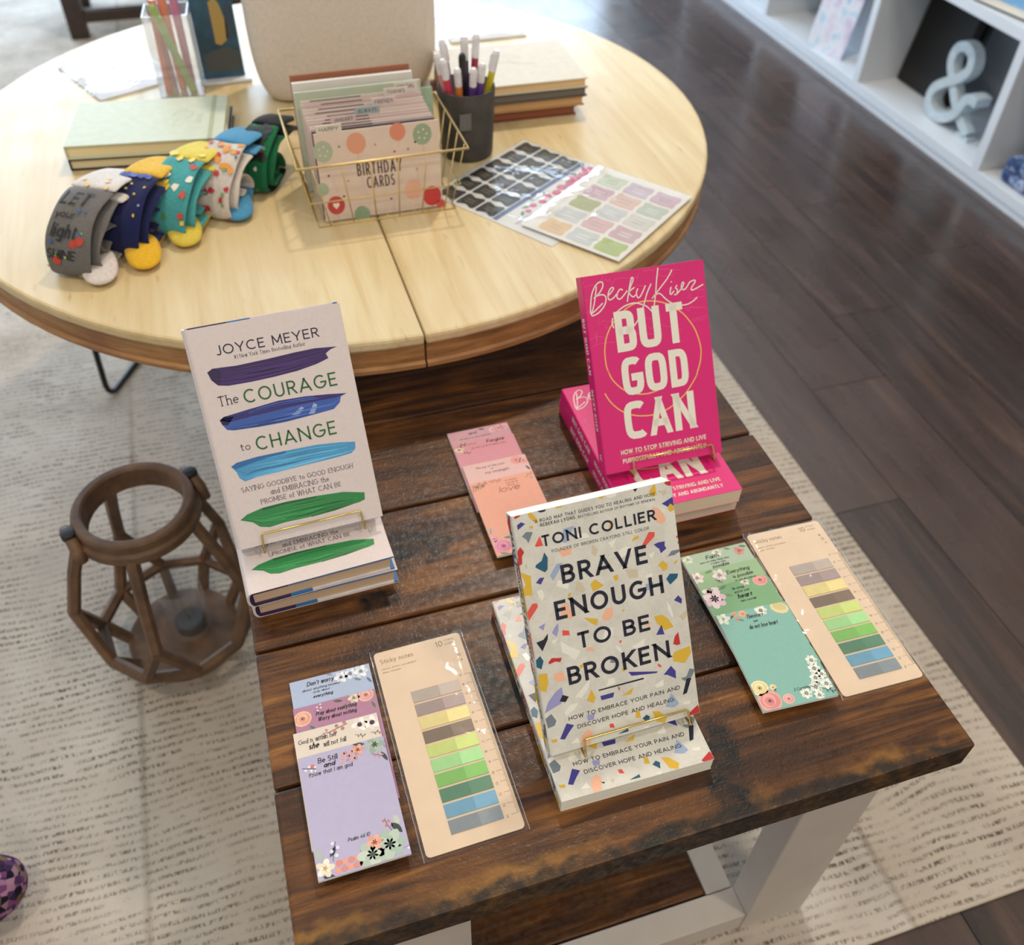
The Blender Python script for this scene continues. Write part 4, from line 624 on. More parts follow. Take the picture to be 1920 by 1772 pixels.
# hardcover with brush strokes
hw_, hh_, ht_ = .1436, .2165, .0205
M_jack = plain('off_white_jacket', 'd8cdcc', .5, var=.02, scale=300, bmp=.05)
M_purple = plain('deep_purple_board', '33204f', .5); M_blueb = plain('blue_flap', '2f6fb0', .45); M_flap = plain('white_flap', 'd5d2d6', .5)
def hardcover(label, mtx):
    r = thing('hardcover_book', label, 'book', group='hardcovers with painted brush strokes', matrix=mtx)
    w, h, t, e = hw_, hh_, ht_, .0026
    b = MB(); n = 8
    arc_o = [(.003 - .0055 * math.sin(math.pi * i / n), t / 2 - (t / 2) * math.cos(math.pi * i / n)) for i in range(n + 1)]
    arc_i = [(.004 - .0040 * math.sin(math.pi * i / n), t / 2 - (t / 2 - .0004) * math.cos(math.pi * i / n)) for i in range(n + 1)]
    loop = [(w, 0)] + arc_o + [(w, t), (w, t - .0004)] + arc_i[::-1] + [(w, .0004)]; L = len(loop); k = n + 3
    b.add([(x, 0, z) for x, z in loop] + [(x, h, z) for x, z in loop], [(i, i + L, (i + 1) % L + L, (i + 1) % L) for i in range(L)] + [(i, i + 1, L - 2 - i, L - 1 - i) for i in range(k - 1)] + [(L + L - 1 - i, L + L - 2 - i, L + i + 1, L + i) for i in range(k - 1)])
    b.build('dust_jacket', M_jack, r)
    for z0, z1 in ((.0005, e), (t - e, t - .0005)):
        segs = ((.003, .27, M_purple), (.27, .42, M_blueb), (.42, .97, M_flap if z0 < .01 else M_blueb), (.97, 1, M_blueb))
        for a, c, m in segs: MB().box(max(.003, a * w), c * w - .0004, .0003, h - .0003, z0, z1).build('board', m, r)
    MB().box(.004, w - .004, .003, h - .003, e, t - e).build('page_block', M_pages_t, r)
    sp = [( .0032 - .0036 * math.sin(math.pi * i / n), t / 2 - (t / 2 - .0008) * math.cos(math.pi * i / n)) for i in range(n + 1)]
    MB().prism([(x, z) for x, z in sp], .0004, h - .0004).build('spine_board', M_purple, r).data.transform(Matrix(((1, 0, 0, 0), (0, 0, 1, 0), (0, 1, 0, 0), (0, 0, 0, 1))))
    s = Ink((0, w - .0002, .0002, h - .0002))
    for c, pts in DATA['cour_stroke']: s.poly([mm(p) for p in pts], c, 0)
    rs_ = random.Random(11)
    for c, pts in DATA['cour_stroke']:
        P_ = [mm(p) for p in pts]; il = min(range(len(P_)), key=lambda i: P_[i][0]); ir = max(range(len(P_)), key=lambda i: P_[i][0])
        ca = P_[il:ir + 1] if il < ir else P_[il:] + P_[:ir + 1]; cb = P_[ir:] + P_[:il + 1] if il < ir else P_[ir:il + 1]; cb = cb[::-1]
        def at_(ch, x):
            for i in range(len(ch) - 1):
                a0, b0 = ch[i], ch[i + 1]
                if min(a0[0], b0[0]) <= x <= max(a0[0], b0[0]) and abs(b0[0] - a0[0]) > 1e-9: return a0[1] + (b0[1] - a0[1]) * (x - a0[0]) / (b0[0] - a0[0])
            return None
        rgb = [int(c[i:i + 2], 16) for i in (0, 2, 4)]
        for q in range(22):
            f = rs_.uniform(.06, .94); x0 = P_[il][0] + (P_[ir][0] - P_[il][0]) * rs_.uniform(.02, .55); x1 = x0 + (P_[ir][0] - x0) * rs_.uniform(.3, .95); ln_ = []
            for i in range(9):
                x = x0 + (x1 - x0) * i / 8; ya, yb = at_(ca, x), at_(cb, x)
                if ya is not None and yb is not None: ln_.append((x, ya + (yb - ya) * f))
            m_ = rs_.choice((.72, .82, 1.18, 1.3))
            if len(ln_) > 3: s.line(ln_, rs_.uniform(.0003, .0009), tuple(min(255, v * m_ + (8 if m_ > 1 else 0)) for v in rgb), 2 + q % 3, taper=True)
    for c, pts in DATA['cour_dark']: s.poly([mm(p) for p in pts], c, 1)
    s.build('brush_strokes', r, fmap=lambda u, v, dz: (u, v, t + dz))
    k_ = Ink()
    for i, (tx, x0, x1, y, hh) in enumerate(DATA['cour_sans']): k_.text(tx, x0 / 1000, x1 / 1000, y / 1000, hh / 1000, '1c1a40' if i == 0 else '2b6238', .125, lay=4, ls=.2)
    for tx, x0, x1, y, hh in DATA['cour_serif']: k_.text(tx, x0 / 1000, x1 / 1000, y / 1000, hh / 1000, '3a3340', .10, lay=4, serif=True, ls=.14)
    k_.build('cover_lettering', r, fmap=lambda u, v, dz: (u, v, t + dz))
    return r
cour = hardcover('off-white hardcover with brush strokes standing tilted on its small brass easel', book_matrix(-.0715, .6250, .0560, math.radians(1.86), math.radians(30.2), ht_))
copy_thing(cour, 'upper off-white hardcover lying flat under the brass easel', book_matrix(-.0705, .5795, .0415, math.radians(3.0), 0, ht_, True))
copy_thing(cour, 'lower off-white hardcover lying flat on the planks, beneath another', book_matrix(-.0685, .582, .0207, math.radians(1.6), 0, ht_, True))

# brass wire easels that hold the standing books
def easel(label, mtx, w, t, top, fa, fb, hb):
    """in the standing book's own frame: x across, y up the book, z out of the front cover; 'down' is world -z"""
    r = thing('book_easel', label, 'easel', group='brass wire book easels', matrix=mtx)
    rad = .0011; inv = mtx.to_3x3().inverted(); dn = inv @ Vector((0, 0, -1)); bk = inv @ Vector((0, 1, 0))
    z1 = t + .0042
    def to_top(p): # drop a point vertically onto the stack below
        P = Vector(p); wz = (mtx @ P).z - (TT + top) - rad; return P + dn * wz
    xa, xb = w * fa, w * fb
    lip = [Vector((xa, -.0018, -.004)), Vector((xa, -.0030, t * .5)), Vector((xa, -.0075, z1 - .001)), Vector((xa + .0002, -.005, z1)), Vector((xa + .0012, hb - .0016, z1)), Vector((xa + .0028, hb, z1)), Vector((xb - .0028, hb, z1)), Vector((xb - .0012, hb - .0016, z1)), Vector((xb - .0002, -.005, z1)), Vector((xb, -.0075, z1 - .001)), Vector((xb, -.0030, t * .5)), Vector((xb, -.0018, -.004))]
    MB().tube(lip, rad, 8).build('front_lip', M_gold, r, smooth=True)
    for x in (xa, xb):
        MB().tube([Vector((x, -.0018, -.004)), Vector((x, .03, -.0018)), Vector((x * .9 + w * .05, h_of * .62, -.0018))], rad, 8).build('back_wire', M_gold, r, smooth=True)
        foot = to_top((x, .0, -.004)); MB().tube([Vector((x, -.0018, -.004)), foot, foot + bk * .055], rad, 8).build('foot', M_gold, r, smooth=True)
    topp = Vector((w * .5, h_of * .62, -.0018))
    MB().tube([Vector((xa * .9 + w * .05, h_of * .62, -.0018)), Vector((xb * .9 + w * .05, h_of * .62, -.0018))], rad, 8).build('cross_wire', M_gold, r, smooth=True)
    MB().tube([topp + Vector((0, 0, -.0024)), to_top(topp + bk * .038)], rad, 8).build('strut', M_gold, r, smooth=True)
    return r
h_of = bh_; easel('brass wire easel holding the terrazzo-pattern paperback', brave.matrix_world.copy(), bw_, bt_, bt_, .21, .92, .0088)
h_of = ph_; easel('brass wire easel holding the bright pink paperback', pink.matrix_world.copy(), pw_, pt_, .0402, .22, .92, .0115)
h_of = hh_; easel('brass wire easel holding the off-white brush-stroke hardcover', cour.matrix_world.copy(), hw_, ht_, .0415, .16, .86, .0120)

# ------------------------------------------------------------------ memo pads in three overlapping stacks
PT = .003
M_padedge = pages_mat('pad_paper_edges', 'd9d6d6', 2)
def pad(label, group, x, y, w, h, k, yaw, col, ink):
    r = thing('memo_pad', label, 'memo pad', (x, y, TT + k * (PT + .0001)), yaw, group)
    MB().box(0, w, 0, h, 0, PT - .0003).build('sheets', M_padedge, r)
    MB().box(0, w, 0, h, PT - .0003, PT).build('top_sheet', plain('paper_' + col, col, .6, var=.015, scale=200), r)
    ink.clip = (.0002, w - .0002, .0002, h - .0002)
    ink.build('pad_print', r, z0=PT); return r
def tx(ink, t, x0, x1, ytop, h, H, col='22202a', wt=.13, sl=.22, serif=False, lay=7): ink.text(t, x0 / 1000, x1 / 1000, H - ytop / 1000, h / 1000, col, wt, slant=sl, serif=serif, lay=lay, ls=.06)
W_, H_ = .0748, .108
# lilac stack
G1 = 'memo pads fanned beside the peach sticky-note card'
a = Ink(); tx(a, "Don't worry", 15, 40, 8.5, 4.6, H_, wt=.15); tx(a, 'about anything instead', 10, 45, 13.5, 2.4, H_); tx(a, 'pray about', 20, 35, 17, 2.2, H_); tx(a, 'everything', 19, 37, 22.5, 3.6, H_, wt=.15)
a.flower(.047, .1005, .0065, 'e6e8f0', 'cfd6e4', '2c2c3c', 6); a.flower(.056, .102, .006, 'dfe6f2', 'c2cede', '8a90a8', 7); a.flower(.066, .1015, .007, 'e9ecf2', 'cdd8e2', '6f7f98', 6); a.leaf(.058, .096, .008, -.5, '6c8390'); a.leaf(.07, .094, .008, -1.1, '56708a'); a.leaf(.04, .105, .008, 2.6, '7f94a4')
pad('blue memo pad at the bottom of the lilac stack of four', G1, -.0485, .389, W_, H_, 0, .0, 'a9b8d4', a)
a = Ink(); a.rose(.007, .096, .0085, 'e6b49c', 'd59a86', 'c07a6a'); a.leaf(.012, .088, .009, -.9, '5d6b62'); a.rose(.066, .104, .0075, 'e2b0a6', 'd19a92', 'b87a78'); a.flower(.055, .104, .0055, 'dcd2c0', 'c8b8a0', '8b7a52'); a.leaf(.045, .104, .009, 2.9, '4c5b48'); a.leaf(.048, .1, .008, -2.5, '66704f'); a.sprig(.018, .1, .01, .6, '8a7a8c', 'dcd0d8'); a.leaf(.07, .096, .008, -1.3, '5d6b50')
tx(a, 'Pray about everything', 19, 56, 12.5, 4.2, H_, wt=.14); tx(a, 'Worry about nothing', 20, 55, 18.5, 4.2, H_, wt=.14)
pad('mauve memo pad second from the bottom of the lilac stack', G1, -.0490, .3585, W_, H_, 1, .0, 'ab7c98', a)
a = Ink(); a.flower(.058, .1005, .0075, 'efe8e2', 'dcd0ca', '30242c', 6); a.flower(.069, .0995, .0075, 'f0eae6', 'e0d4d0', '38262c', 6, ph=.4); a.poly(circ(.058, .1005, .0022, .0022, 9), '3a2c36', 6); a.poly(circ(.069, .0995, .0024, .0024, 9), '3a2c36', 6)
a.sprig(.052, .092, .009, -.4, '6b6a58'); a.sprig(.066, .09, .01, -.2, '707060'); a.sprig(.03, .1005, .018, .25, '8a5a58', 'b07a78'); a.sprig(.024, .096, .01, .9, '96605e', 'b88684')
tx(a, 'God is within her', 3, 37, 12, 4.2, H_, wt=.11, sl=.1, serif=True); tx(a, 'she', 11, 20, 19, 6, H_, wt=.17, sl=.3); tx(a, 'will not fall', 24, 44, 19.5, 4.2, H_, wt=.11, sl=.1, serif=True)
pad('cream memo pad third from the bottom of the lilac stack', G1, -.0520, .332, W_, H_, 2, .0, 'd8cdc0', a)
a = Ink(); tx(a, 'Be Still', 16, 33, 9.5, 5.0, H_, wt=.13, sl=.08); tx(a, 'and', 20, 30, 14.6, 4.6, H_, wt=.2); tx(a, 'Know that I am god', 7, 44, 20, 4.0, H_, wt=.12, sl=.12); tx(a, 'Psalm 46:10', 28, 46, 84, 3.2, H_, wt=.13)
for i in range(12): a.poly(circ(.036 + .004 * (i % 4) + .001 * (i % 3), .0945 + .0035 * (i // 4), .0017, .0015, 7), ('d99a92', 'c88480')[i % 2], 2)
a.flower(.051, .1015, .0055, 'e2a48c', 'd4947c', '6a4038'); a.flower(.066, .102, .0085, 'a3b5a6', '8fa596', '38423c'); a.leaf(.058, .105, .011, 2.9, '3c4a48'); a.leaf(.07, .094, .011, -1.2, '333f42'); a.sprig(.062, .094, .01, -.5, '4a5a50', 'c88a80'); a.leaf(.073, .1, .008, -.9, '7f9088')
a.sprig(.002, .098, .012, -.3, '454654', 'dfe2ea'); a.poly(circ(.011, .0975, .0018, .0018, 8), 'd0705e', 3); a.sprig(.006, .09, .008, .2, '8a8ea8', 'e6e8f2')
a.flower(.060, .0125, .013, 'b4c4b4', 'a2b6a8', '3a4640', 7, lay=3); a.flower(.045, .0085, .0125, 'c0ccbe', 'aebdae', '434c44', 7, 3, .4); a.flower(.0485, .0175, .0068, 'e3a894', 'd89880', '8a4c40', 6, 5); a.leaf(.036, .014, .015, .15, '2c383a', .45, 2); a.leaf(.072, .019, .013, 2.2, '2e3a3c', .45, 2); a.leaf(.034, .002, .014, 1.0, '33403e', .45, 2)
for i in range(10): a.poly(circ(.0165 + .005 * (i % 5) + .0015 * (i // 5), .004 + .0055 * (i // 5), .0027, .0026, 8), ('e09a8c', 'd4887c')[i % 2], 2)
a.flower(.007, .0085, .0078, 'efe6d2', 'e2d6c0', 'c89a4a', 5, 3); a.sprig(.014, .012, .016, 1.3, '70708c', 'd9daea'); a.leaf(.005, .015, .011, 1.8, 'aab4ac', .5); a.leaf(.004, .002, .01, -.2, '2f3a44', .5); a.sprig(.064, .023, .012, 1.9, '6a5a52', 'c8705e'); a.leaf(.071, .026, .01, 1.9, 'b9c2b6', .5); a.sprig(.07, .006, .012, .2, '8a8ea0', 'd8dae6'); a.leaf(.012, .016, .01, .9, '3a4450', .4)
pad('lilac memo pad on top of the stack, with a flowered lower edge', G1, -.0505, .3055, W_, H_, 3, .006, 'b1abc9', a)
# green stack
G2 = 'memo pads fanned beside the right-hand peach sticky-note card'
a = Ink(); a.flower(.006, .1045, .006, 'd3dccb', 'c2cfb8', '9aa88e'); a.flower(.04, .1055, .006, 'd6ddd0', 'c4cfc0', '9aa88e'); a.flower(.064, .1005, .006, 'd38f88', 'c47f7c', 'a85a5a'); a.leaf(.066, .107, .009, -.4, '5a7468'); a.leaf(.056, .105, .008, 2.7, '6b8070')
tx(a, 'Faith', 25, 40, 9, 5, H_, wt=.15); tx(a, 'does not make things easy,', 16, 50, 13, 2.2, H_); tx(a, 'it makes them', 27, 44, 16.5, 2.2, H_); tx(a, 'possible', 27, 46, 21.5, 4.2, H_, wt=.14)
pad('pale grey-green memo pad at the bottom of the green stack', G2, .3655, .4210, .0752, .1095, 0, 0, 'a7bda7', a)
a = Ink(); a.flower(.004, .103, .0075, 'e6dcd6', 'd8c8c6', '7a8a6a'); a.flower(.028, .1, .008, 'e4dad6', 'd2c6c4', '8a9a72'); a.leaf(.014, .106, .01, .2, '6f8a62'); a.leaf(.02, .096, .01, -.7, '7b946a')
tx(a, 'Everything', 36, 62, 9.5, 4.6, H_, wt=.14); tx(a, 'is possible', 40, 63, 16, 4.2, H_, wt=.14); tx(a, 'for one who believes', 40, 64, 20.5, 2.4, H_)
pad('sage memo pad second from the bottom of the green stack', G2, .3650, .3955, .0752, .1095, 1, 0, '95b58c', a)
a = Ink(); a.flower(.0105, .096, .0125, 'e0ccd0', 'd2b8c0', '3c3444', 7, 3); a.flower(.011, .107, .009, 'e8deda', 'd8ccc8', '8a8a70'); a.rose(.066, .1045, .008, 'dfa39a', 'cf8a86', 'b86a6a'); a.leaf(.02, .105, .01, .3, '5d7a5a'); a.leaf(.022, .098, .01, -.4, '6f8c66'); a.flower(.05, .107, .005, 'ddd4cc', 'c8bfb4', '8a7a5a')
tx(a, 'Be strong', 33, 46, 7.5, 3.2, H_); tx(a, 'and let your', 33, 50, 12, 2.8, H_); tx(a, 'heart', 34, 50, 19, 5.6, H_, wt=.19); tx(a, 'take courage', 34, 52, 23.5, 2.6, H_)
pad('mid green memo pad third from the bottom of the green stack', G2, .3625, .3715, .0752, .1095, 2, 0, '7aa67b', a)
a = Ink(); tx(a, 'Therefore', 28, 46, 10, 5.0, H_, wt=.12); tx(a, 'we', 33, 38, 15, 3, H_); tx(a, 'do not lose heart', 26, 56, 22, 5, H_, wt=.12); tx(a, '2 Corinthians 4:16', 37, 63, 95, 3.0, H_, wt=.11)
a.flower(.0055, .1035, .0075, 'e2e4d6', 'cdd6c6', '8a9a80', 5); a.rose(.018, .106, .003, 'e2a07e', 'd4906e', 'b06a50'); a.rose(.0265, .105, .0042, 'e4a88a', 'd6967a', 'b87258'); a.flower(.046, .1045, .0065, 'e4e4da', 'd0d8cc', '7a8a72', 7); a.poly(circ(.0655, .1035, .0095, .007, 10, -.5), 'd9cd9c', 1); a.poly(circ(.066, .105, .007, .0045, 10, -.5), 'cbbd86', 2); a.leaf(.012, .102, .007, .6, '4a6a5e'); a.leaf(.02, .1, .006, -.6, '56766a'); a.rose(.019, .1, .002, 'd98a78', 'c87868', 'a85a50')
a.rose(.007, .0235, .0088, 'e6dcae', 'd6c892', 'bca86a'); a.rose(.0105, .009, .0118, 'e2a09a', 'd08884', 'c07474'); a.rose(.0285, .007, .0058, 'e2b0aa', 'd29a98', 'c08280'); a.rose(.0195, .0215, .0035, 'e2d6b0', 'd0c090', '9a8450'); a.leaf(.02, .016, .008, 1.4, '5c7a68')
for x, y, r in ((.068, .040, .0058), (.0665, .031, .0062), (.063, .0215, .0058), (.0585, .0125, .0064), (.047, .0085, .0058), (.07, .0135, .006), (.058, .004, .005), (.0705, .024, .005)): a.flower(x, y, r, 'e6e8de', 'd2dacf', '9aa890', 7, 2)
a.sprig(.064, .01, .012, -.5, '3c5a52'); a.sprig(.052, .004, .01, .3, '45645a')
pad('teal memo pad on top of the green stack, with white daisies', G2, .3575, .3375, .0752, .1095, 3, -.055, '80b1a5', a)
# pink stack
G3 = 'memo pads fanned on the planks behind the terrazzo-pattern paperback'
a = Ink(); a.rose(.062, .101, .006, 'd8a0a8', 'c8909a', 'a86a78'); a.rose(.054, .1, .0045, 'e0b8bc', 'd0a4aa', 'b07a80'); a.rose(.069, .102, .005, 'dcb0b4', 'cc9aa0', 'b07880'); a.leaf(.046, .104, .009, 3.0, '555a58'); tx(a, 'and', 24, 34, 9, 4.5, H_, '5a4450'); tx(a, 'be kind to one another', 12, 50, 15.5, 2.4, H_, '7a5c66')
pad('dusty mauve memo pad at the bottom of the pink stack', G3, .1775, .6765, W_, H_, 0, 0, 'c49aa4', a)
a = Ink(); a.flower(.006, .098, .006, 'ddc8b8', 'ccb49c', '6a5a3a'); a.sprig(.003, .102, .014, .3, '4f5a40'); a.sprig(.016, .104, .012, 0, '6a6a48', 'c88a80'); a.sprig(.008, .094, .01, -.5, '5b6048'); tx(a, 'Forgive', 40, 62, 7, 5.4, H_, '4a3038', .16); tx(a, 'as the Lord forgave you', 20, 62, 12.5, 2.6, H_, 'a0606c')
pad('rose pink memo pad second from the bottom of the pink stack', G3, .1775, .6525, W_, H_, 1, 0, 'cf8f9a', a)
a = Ink(); a.rose(.062, .1015, .007, 'dc9a96', 'd08a88', 'bc7274'); a.rose(.07, .0985, .006, 'e0a6a0', 'd29290', 'bc7a7a'); a.leaf(.07, .09, .009, -1.2, '454c54'); tx(a, 'The joy of the Lord', 13, 47, 9, 3.2, H_, '77666a', .12); tx(a, 'is', 30, 33, 13, 2.4, H_, '77666a', .12); tx(a, 'my strength', 22, 50, 19, 4.0, H_, '77666a', .12)
pad('pale blush memo pad third from the bottom of the pink stack', G3, .1790, .612, W_, H_, 2, 0, 'd9b4b0', a)
a = Ink(); a.text('love', .029, .053, H_ - .022, .0088, '6e3f38', .07, slant=.3, lay=7, ls=.1)
for i, s in enumerate(('let all that', 'you do be', 'done in')): tx(a, s, 40, 54, 7 + 3.8 * i, 2.1, H_, '9a6050')
for i in range(5): a.line([(.0015 + .0028 * i, .094 + .001 * i), (.003 + .0028 * i, .101), (.0055 + .0028 * i, .1015)], .0007, '5a6a5c', 2)
a.sprig(.002, .103, .018, .05, '56604c', 'c88070'); a.sprig(.022, .1055, .014, -.1, '8a5a4c', 'd08a7c'); a.sprig(.062, .1, .012, .5, 'b08a60'); a.rose(.07, .099, .0035, 'dcaa98', 'cc9688', 'b87a6a')
a.rose(.0105, .0115, .0098, 'd489a4', 'c4708e', 'a84c70'); a.rose(.004, .0235, .0045, 'd89aac', 'c98298', 'a85a78'); a.leaf(.014, .0225, .011, -.15, '5a7a5a'); a.leaf(.003, .018, .009, 1.0, '56747a'); a.rose(.026, .005, .006, 'd9a0b0', 'ca8a9c', 'a86a80'); a.leaf(.002, .03, .01, 1.3, '8a9aa0'); a.leaf(.004, .003, .01, -.3, '708a5c'); a.rose(.062, .008, .007, 'd489a4', 'c4708e', 'a84c70')
pad('peach memo pad on top of the pink stack, part hidden by a paperback', G3, .1785, .580, W_, H_, 3, .004, 'dfa08a', a)

# ------------------------------------------------------------------ carded sticky notes in clear sleeves
TONES = ('b0a298', '9c8985', 'dccd88', '75624e', 'c0cf74', '9bd08a', '78b454', '497a5c', '659bb8', '7c868c')
M_card = plain('peach_card', 'e3caae', .6, var=.02, scale=40)
def sticky(label, x, y, w, h, yaw, film):
    r = thing('sticky_note_card', label, 'sticky notes', (x, y, TT + .0004), yaw, 'peach cards of ten sticky-note strips')
    b = MB(); rad = .004; pts = []
    for cx_, cy_, a0 in ((w - rad, rad, -90), (w - rad, h - rad, 0), (rad, h - rad, 90), (rad, rad, 180)): pts += arc(cx_, cy_, rad, rad, a0, a0 + 90, 4)
    b.prism(pts, 0, .0008).build('backing_card', M_card, r)
    for i, c in enumerate(TONES):
        y1 = h - .0515 - i * .01425; x0 = .0245; ww = .0457; p = plain('strip_' + c, c, .55, var=.03, scale=150)
        s = MB().box(x0, x0 + ww, y1 - .0120, y1, .0008, .0016).build('note_strip', p, r)
        L = tuple(min(255, int(int(c[k:k + 2], 16) * 1.07 + 4)) for k in (0, 2, 4))
        MB().box(x0 + ww * .57, x0 + ww, y1 - .0120, y1, .0016, .00166).build('clear_half', plain('half_' + c, L, .4, var=.02, scale=150), s)
    k = Ink(); G = '8a7440'; mmx = lambda v: v / 1000
    k.text('Sticky notes', .0045, .0365, h - .0135, .0050, G, .1, lay=3, ls=.1); k.text('10', .0595, .0665, h - .0110, .0062, G, .12, lay=3); k.text('color', .0685, .0785, h - .0110, .0030, G, .11, lay=3); k.text('stripes', .0685, .0785, h - .0062, .0024, 'b89c78', .11, lay=3)
    k.text('retro\\ write\\ convenient', .0045, .0375, h - .0205, .0019, G, .13, lay=3); k.text('easy choices', .0045, .022, h - .0242, .0019, G, .13, lay=3)
    k.poly(circ(.078, h - .020, .0014, .0014, 12), G, 3); k.poly([(.078, h - .0187), (.0792, h - .0195), (.0792, h - .0205), (.078, h - .0213)], 'dcbfa2', 4)
    k.line(circ(.0785, h - .0255, .0015, .0015, 12) + [circ(.0785, h - .0255, .0015, .0015, 12)[0]], .0003, G, 3); k.line([(.0775, h - .0262), (.0795, h - .0246)], .0003, G, 3); k.poly([(.0782, h - .0318), (.0806, h - .0318), (.0794, h - .0300)], G, 3)
    yr = h - .0475
    for i in range(141):
        l = .0046 if i % 10 == 0 else .0032 if i % 5 == 0 else .0022; yy = yr - i * .00102
        k.line([(w - .0006 - l, yy), (w - .0006, yy)] if i % 10 else [(w - .0006 - .0078, yy), (w - .0006, yy)], .00022, '6b5a44', 3)
    for i in range(15): k.text(str(i) if i != 1 else '1in', 0, .0022 if i < 10 else .0030, 0, .0022, '6b5a44', .12, lay=3, tf=lambda p, i=i: (w - .0125 + p[1], yr - i * .0102 + .001 - p[0]))
    k.build('card_print', r, z0=.0008)
    # sleeve: thin film, a little bulged, open welt along the sides
    b = MB(); nx, ny = 14, 30; o = .0028; g = []
    rr_ = random.Random(int(x * 1000))
    for j in range(ny + 1):
        for i in range(nx + 1):
            u, v = i / nx, j / ny; e = min(u, 1 - u, .5) * 2; zz = .0021 + .0009 * math.sin(math.pi * u) * (1 if e > .1 else .5) + film * .0028 * (math.sin(v * 23 + u * 14) * max(0, u - .72) * 3.3 + math.sin(v * 9) * max(0, .2 - u) * 3)
            if i in (0, nx) or j in (0, ny): zz = .0003
            g.append((-o + u * (w + 2 * o), -o + v * (h + 2 * o), zz))
    b.add(g, [(j * (nx + 1) + i, j * (nx + 1) + i + 1, (j + 1) * (nx + 1) + i + 1, (j + 1) * (nx + 1) + i) for j in range(ny) for i in range(nx)])
    b.build('clear_sleeve', M_crink if film > .5 else M_film, r, smooth=True)
    for xx in (-o, w + o):
        MB().tube([(xx + film * .0014 * math.sin(i * 1.9 + xx * 90) * math.sin(i * .7), -o + (h + 2 * o) * i / 40, .0007 + film * .0012 * abs(math.sin(i * 1.3))) for i in range(41)], .00055, 6).build('sleeve_seam', M_acryl, r, smooth=True)
    return r
sticky('peach card of sticky notes in a flat clear sleeve beside the lilac pads', .0355, .3025, .0850, .2045, .016, .15)
sticky('peach card of sticky notes in a crinkled clear sleeve beside the green pads', .4425, .3345, .0860, .2050, -.024, 1.0)

# ------------------------------------------------------------------ things on the round table
def on(x, y, z=0.0): return (x, y, ZT + z)
# --- rolled pairs of socks
def catmull(pts, k=5):
    o = []
    for i in range(len(pts) - 1):
        p0, p1, p2, p3 = pts[max(i - 1, 0)], pts[i], pts[i + 1], pts[min(i + 2, len(pts) - 1)]
        for j in range(k):
            t = j / k; o.append(tuple(.5 * (2 * p1[a] + (p2[a] - p0[a]) * t + (2 * p0[a] - 5 * p1[a] + 4 * p2[a] - p3[a]) * t * t + (3 * p1[a] - p0[a] - 3 * p2[a] + p3[a]) * t ** 3) for a in (0, 1)))
    return o + [pts[-1]]
OUTER = [(-.004, .050), (.025, .057), (.06, .061), (.098, .058), (.132, .043), (.150, .022), (.150, .007), (.134, .0035), (.108, .004), (.086, .008), (.076, .020), (.086, .033), (.108, .037), (.122, .027), (.112, .018), (.1, .022)]
INNER = [(.004, .041), (.03, .048), (.062, .0515), (.094, .0485), (.122, .036), (.137, .021), (.136, .012), (.122, .0105), (.1, .0115)]
def fabric(name, c, ribs=False):
    m, nt, b = newmat(name, .9, spec=.15); v = mapping(nt, (1, 1, 1))
    L = lin(c); f = noise(nt, v, 260, 2); r = nd(nt, 'ShaderNodeValToRGB')
    r.color_ramp.elements[0].color = tuple(x * .72 for x in L) + (1,); r.color_ramp.elements[1].color = tuple(min(1, x * 1.12) for x in L) + (1,)
    nt.links.new(f, r.inputs[0]); nt.links.new(r.outputs[0], b.inputs['Base Color']); b.inputs['Sheen Weight'].default_value = .15
    bump(nt, b, noise(nt, mapping(nt, (900, 60, 60) if ribs else (500, 500, 500)), 1, 2), .5, .0015); return m
def strip_part(name, path, w, off, th, mat, parent, wig=0.0, seed=0, sub=1):
    """a bent knitted band: path in (along, up), width across"""
    n = len(path); nw = 8; rr_ = random.Random(seed); b = MB(); rows = []
    nor = []
    for i in range(n):
        a, c = path[max(i - 1, 0)], path[min(i + 1, n - 1)]; d = math.hypot(c[0] - a[0], c[1] - a[1]) or 1; nor.append((-(c[1] - a[1]) / d, (c[0] - a[0]) / d))
    for side in (1, -1):
        for i in range(n):
            for j in range(nw + 1):
                t = j / nw * 2 - 1; edge = 1 - .5 * t ** 6; wv = wig * math.sin(3.1 * t + i * .55 + seed) * .5
                h_ = side * th * .5 * edge + wv
                ww = w * (.5 + .018 * math.sin(i * .7 + seed))
                b.v.append((off + t * ww, -(path[i][0] + nor[i][0] * h_), max(.0004, path[i][1] + nor[i][1] * h_)))
    K = nw + 1; S = n * K
    for i in range(n - 1):
        for j in range(nw):
            p = i * K + j; b.f.append((p, p + 1, p + K + 1, p + K)); b.f.append((S + p, S + p + K, S + p + K + 1, S + p + 1))
        b.f.append((i * K, i * K + K, S + i * K + K, S + i * K)); b.f.append((i * K + nw, S + i * K + nw, S + i * K + K + nw, i * K + K + nw))
    for j in range(nw): b.f.append((j, S + j, S + j + 1, j + 1)); q = (n - 1) * K + j; b.f.append((q, q + 1, S + q + 1, S + q))
    b.m = [0] * len(b.f)
    return b.build(name, mat, parent, smooth=True, sub=sub)
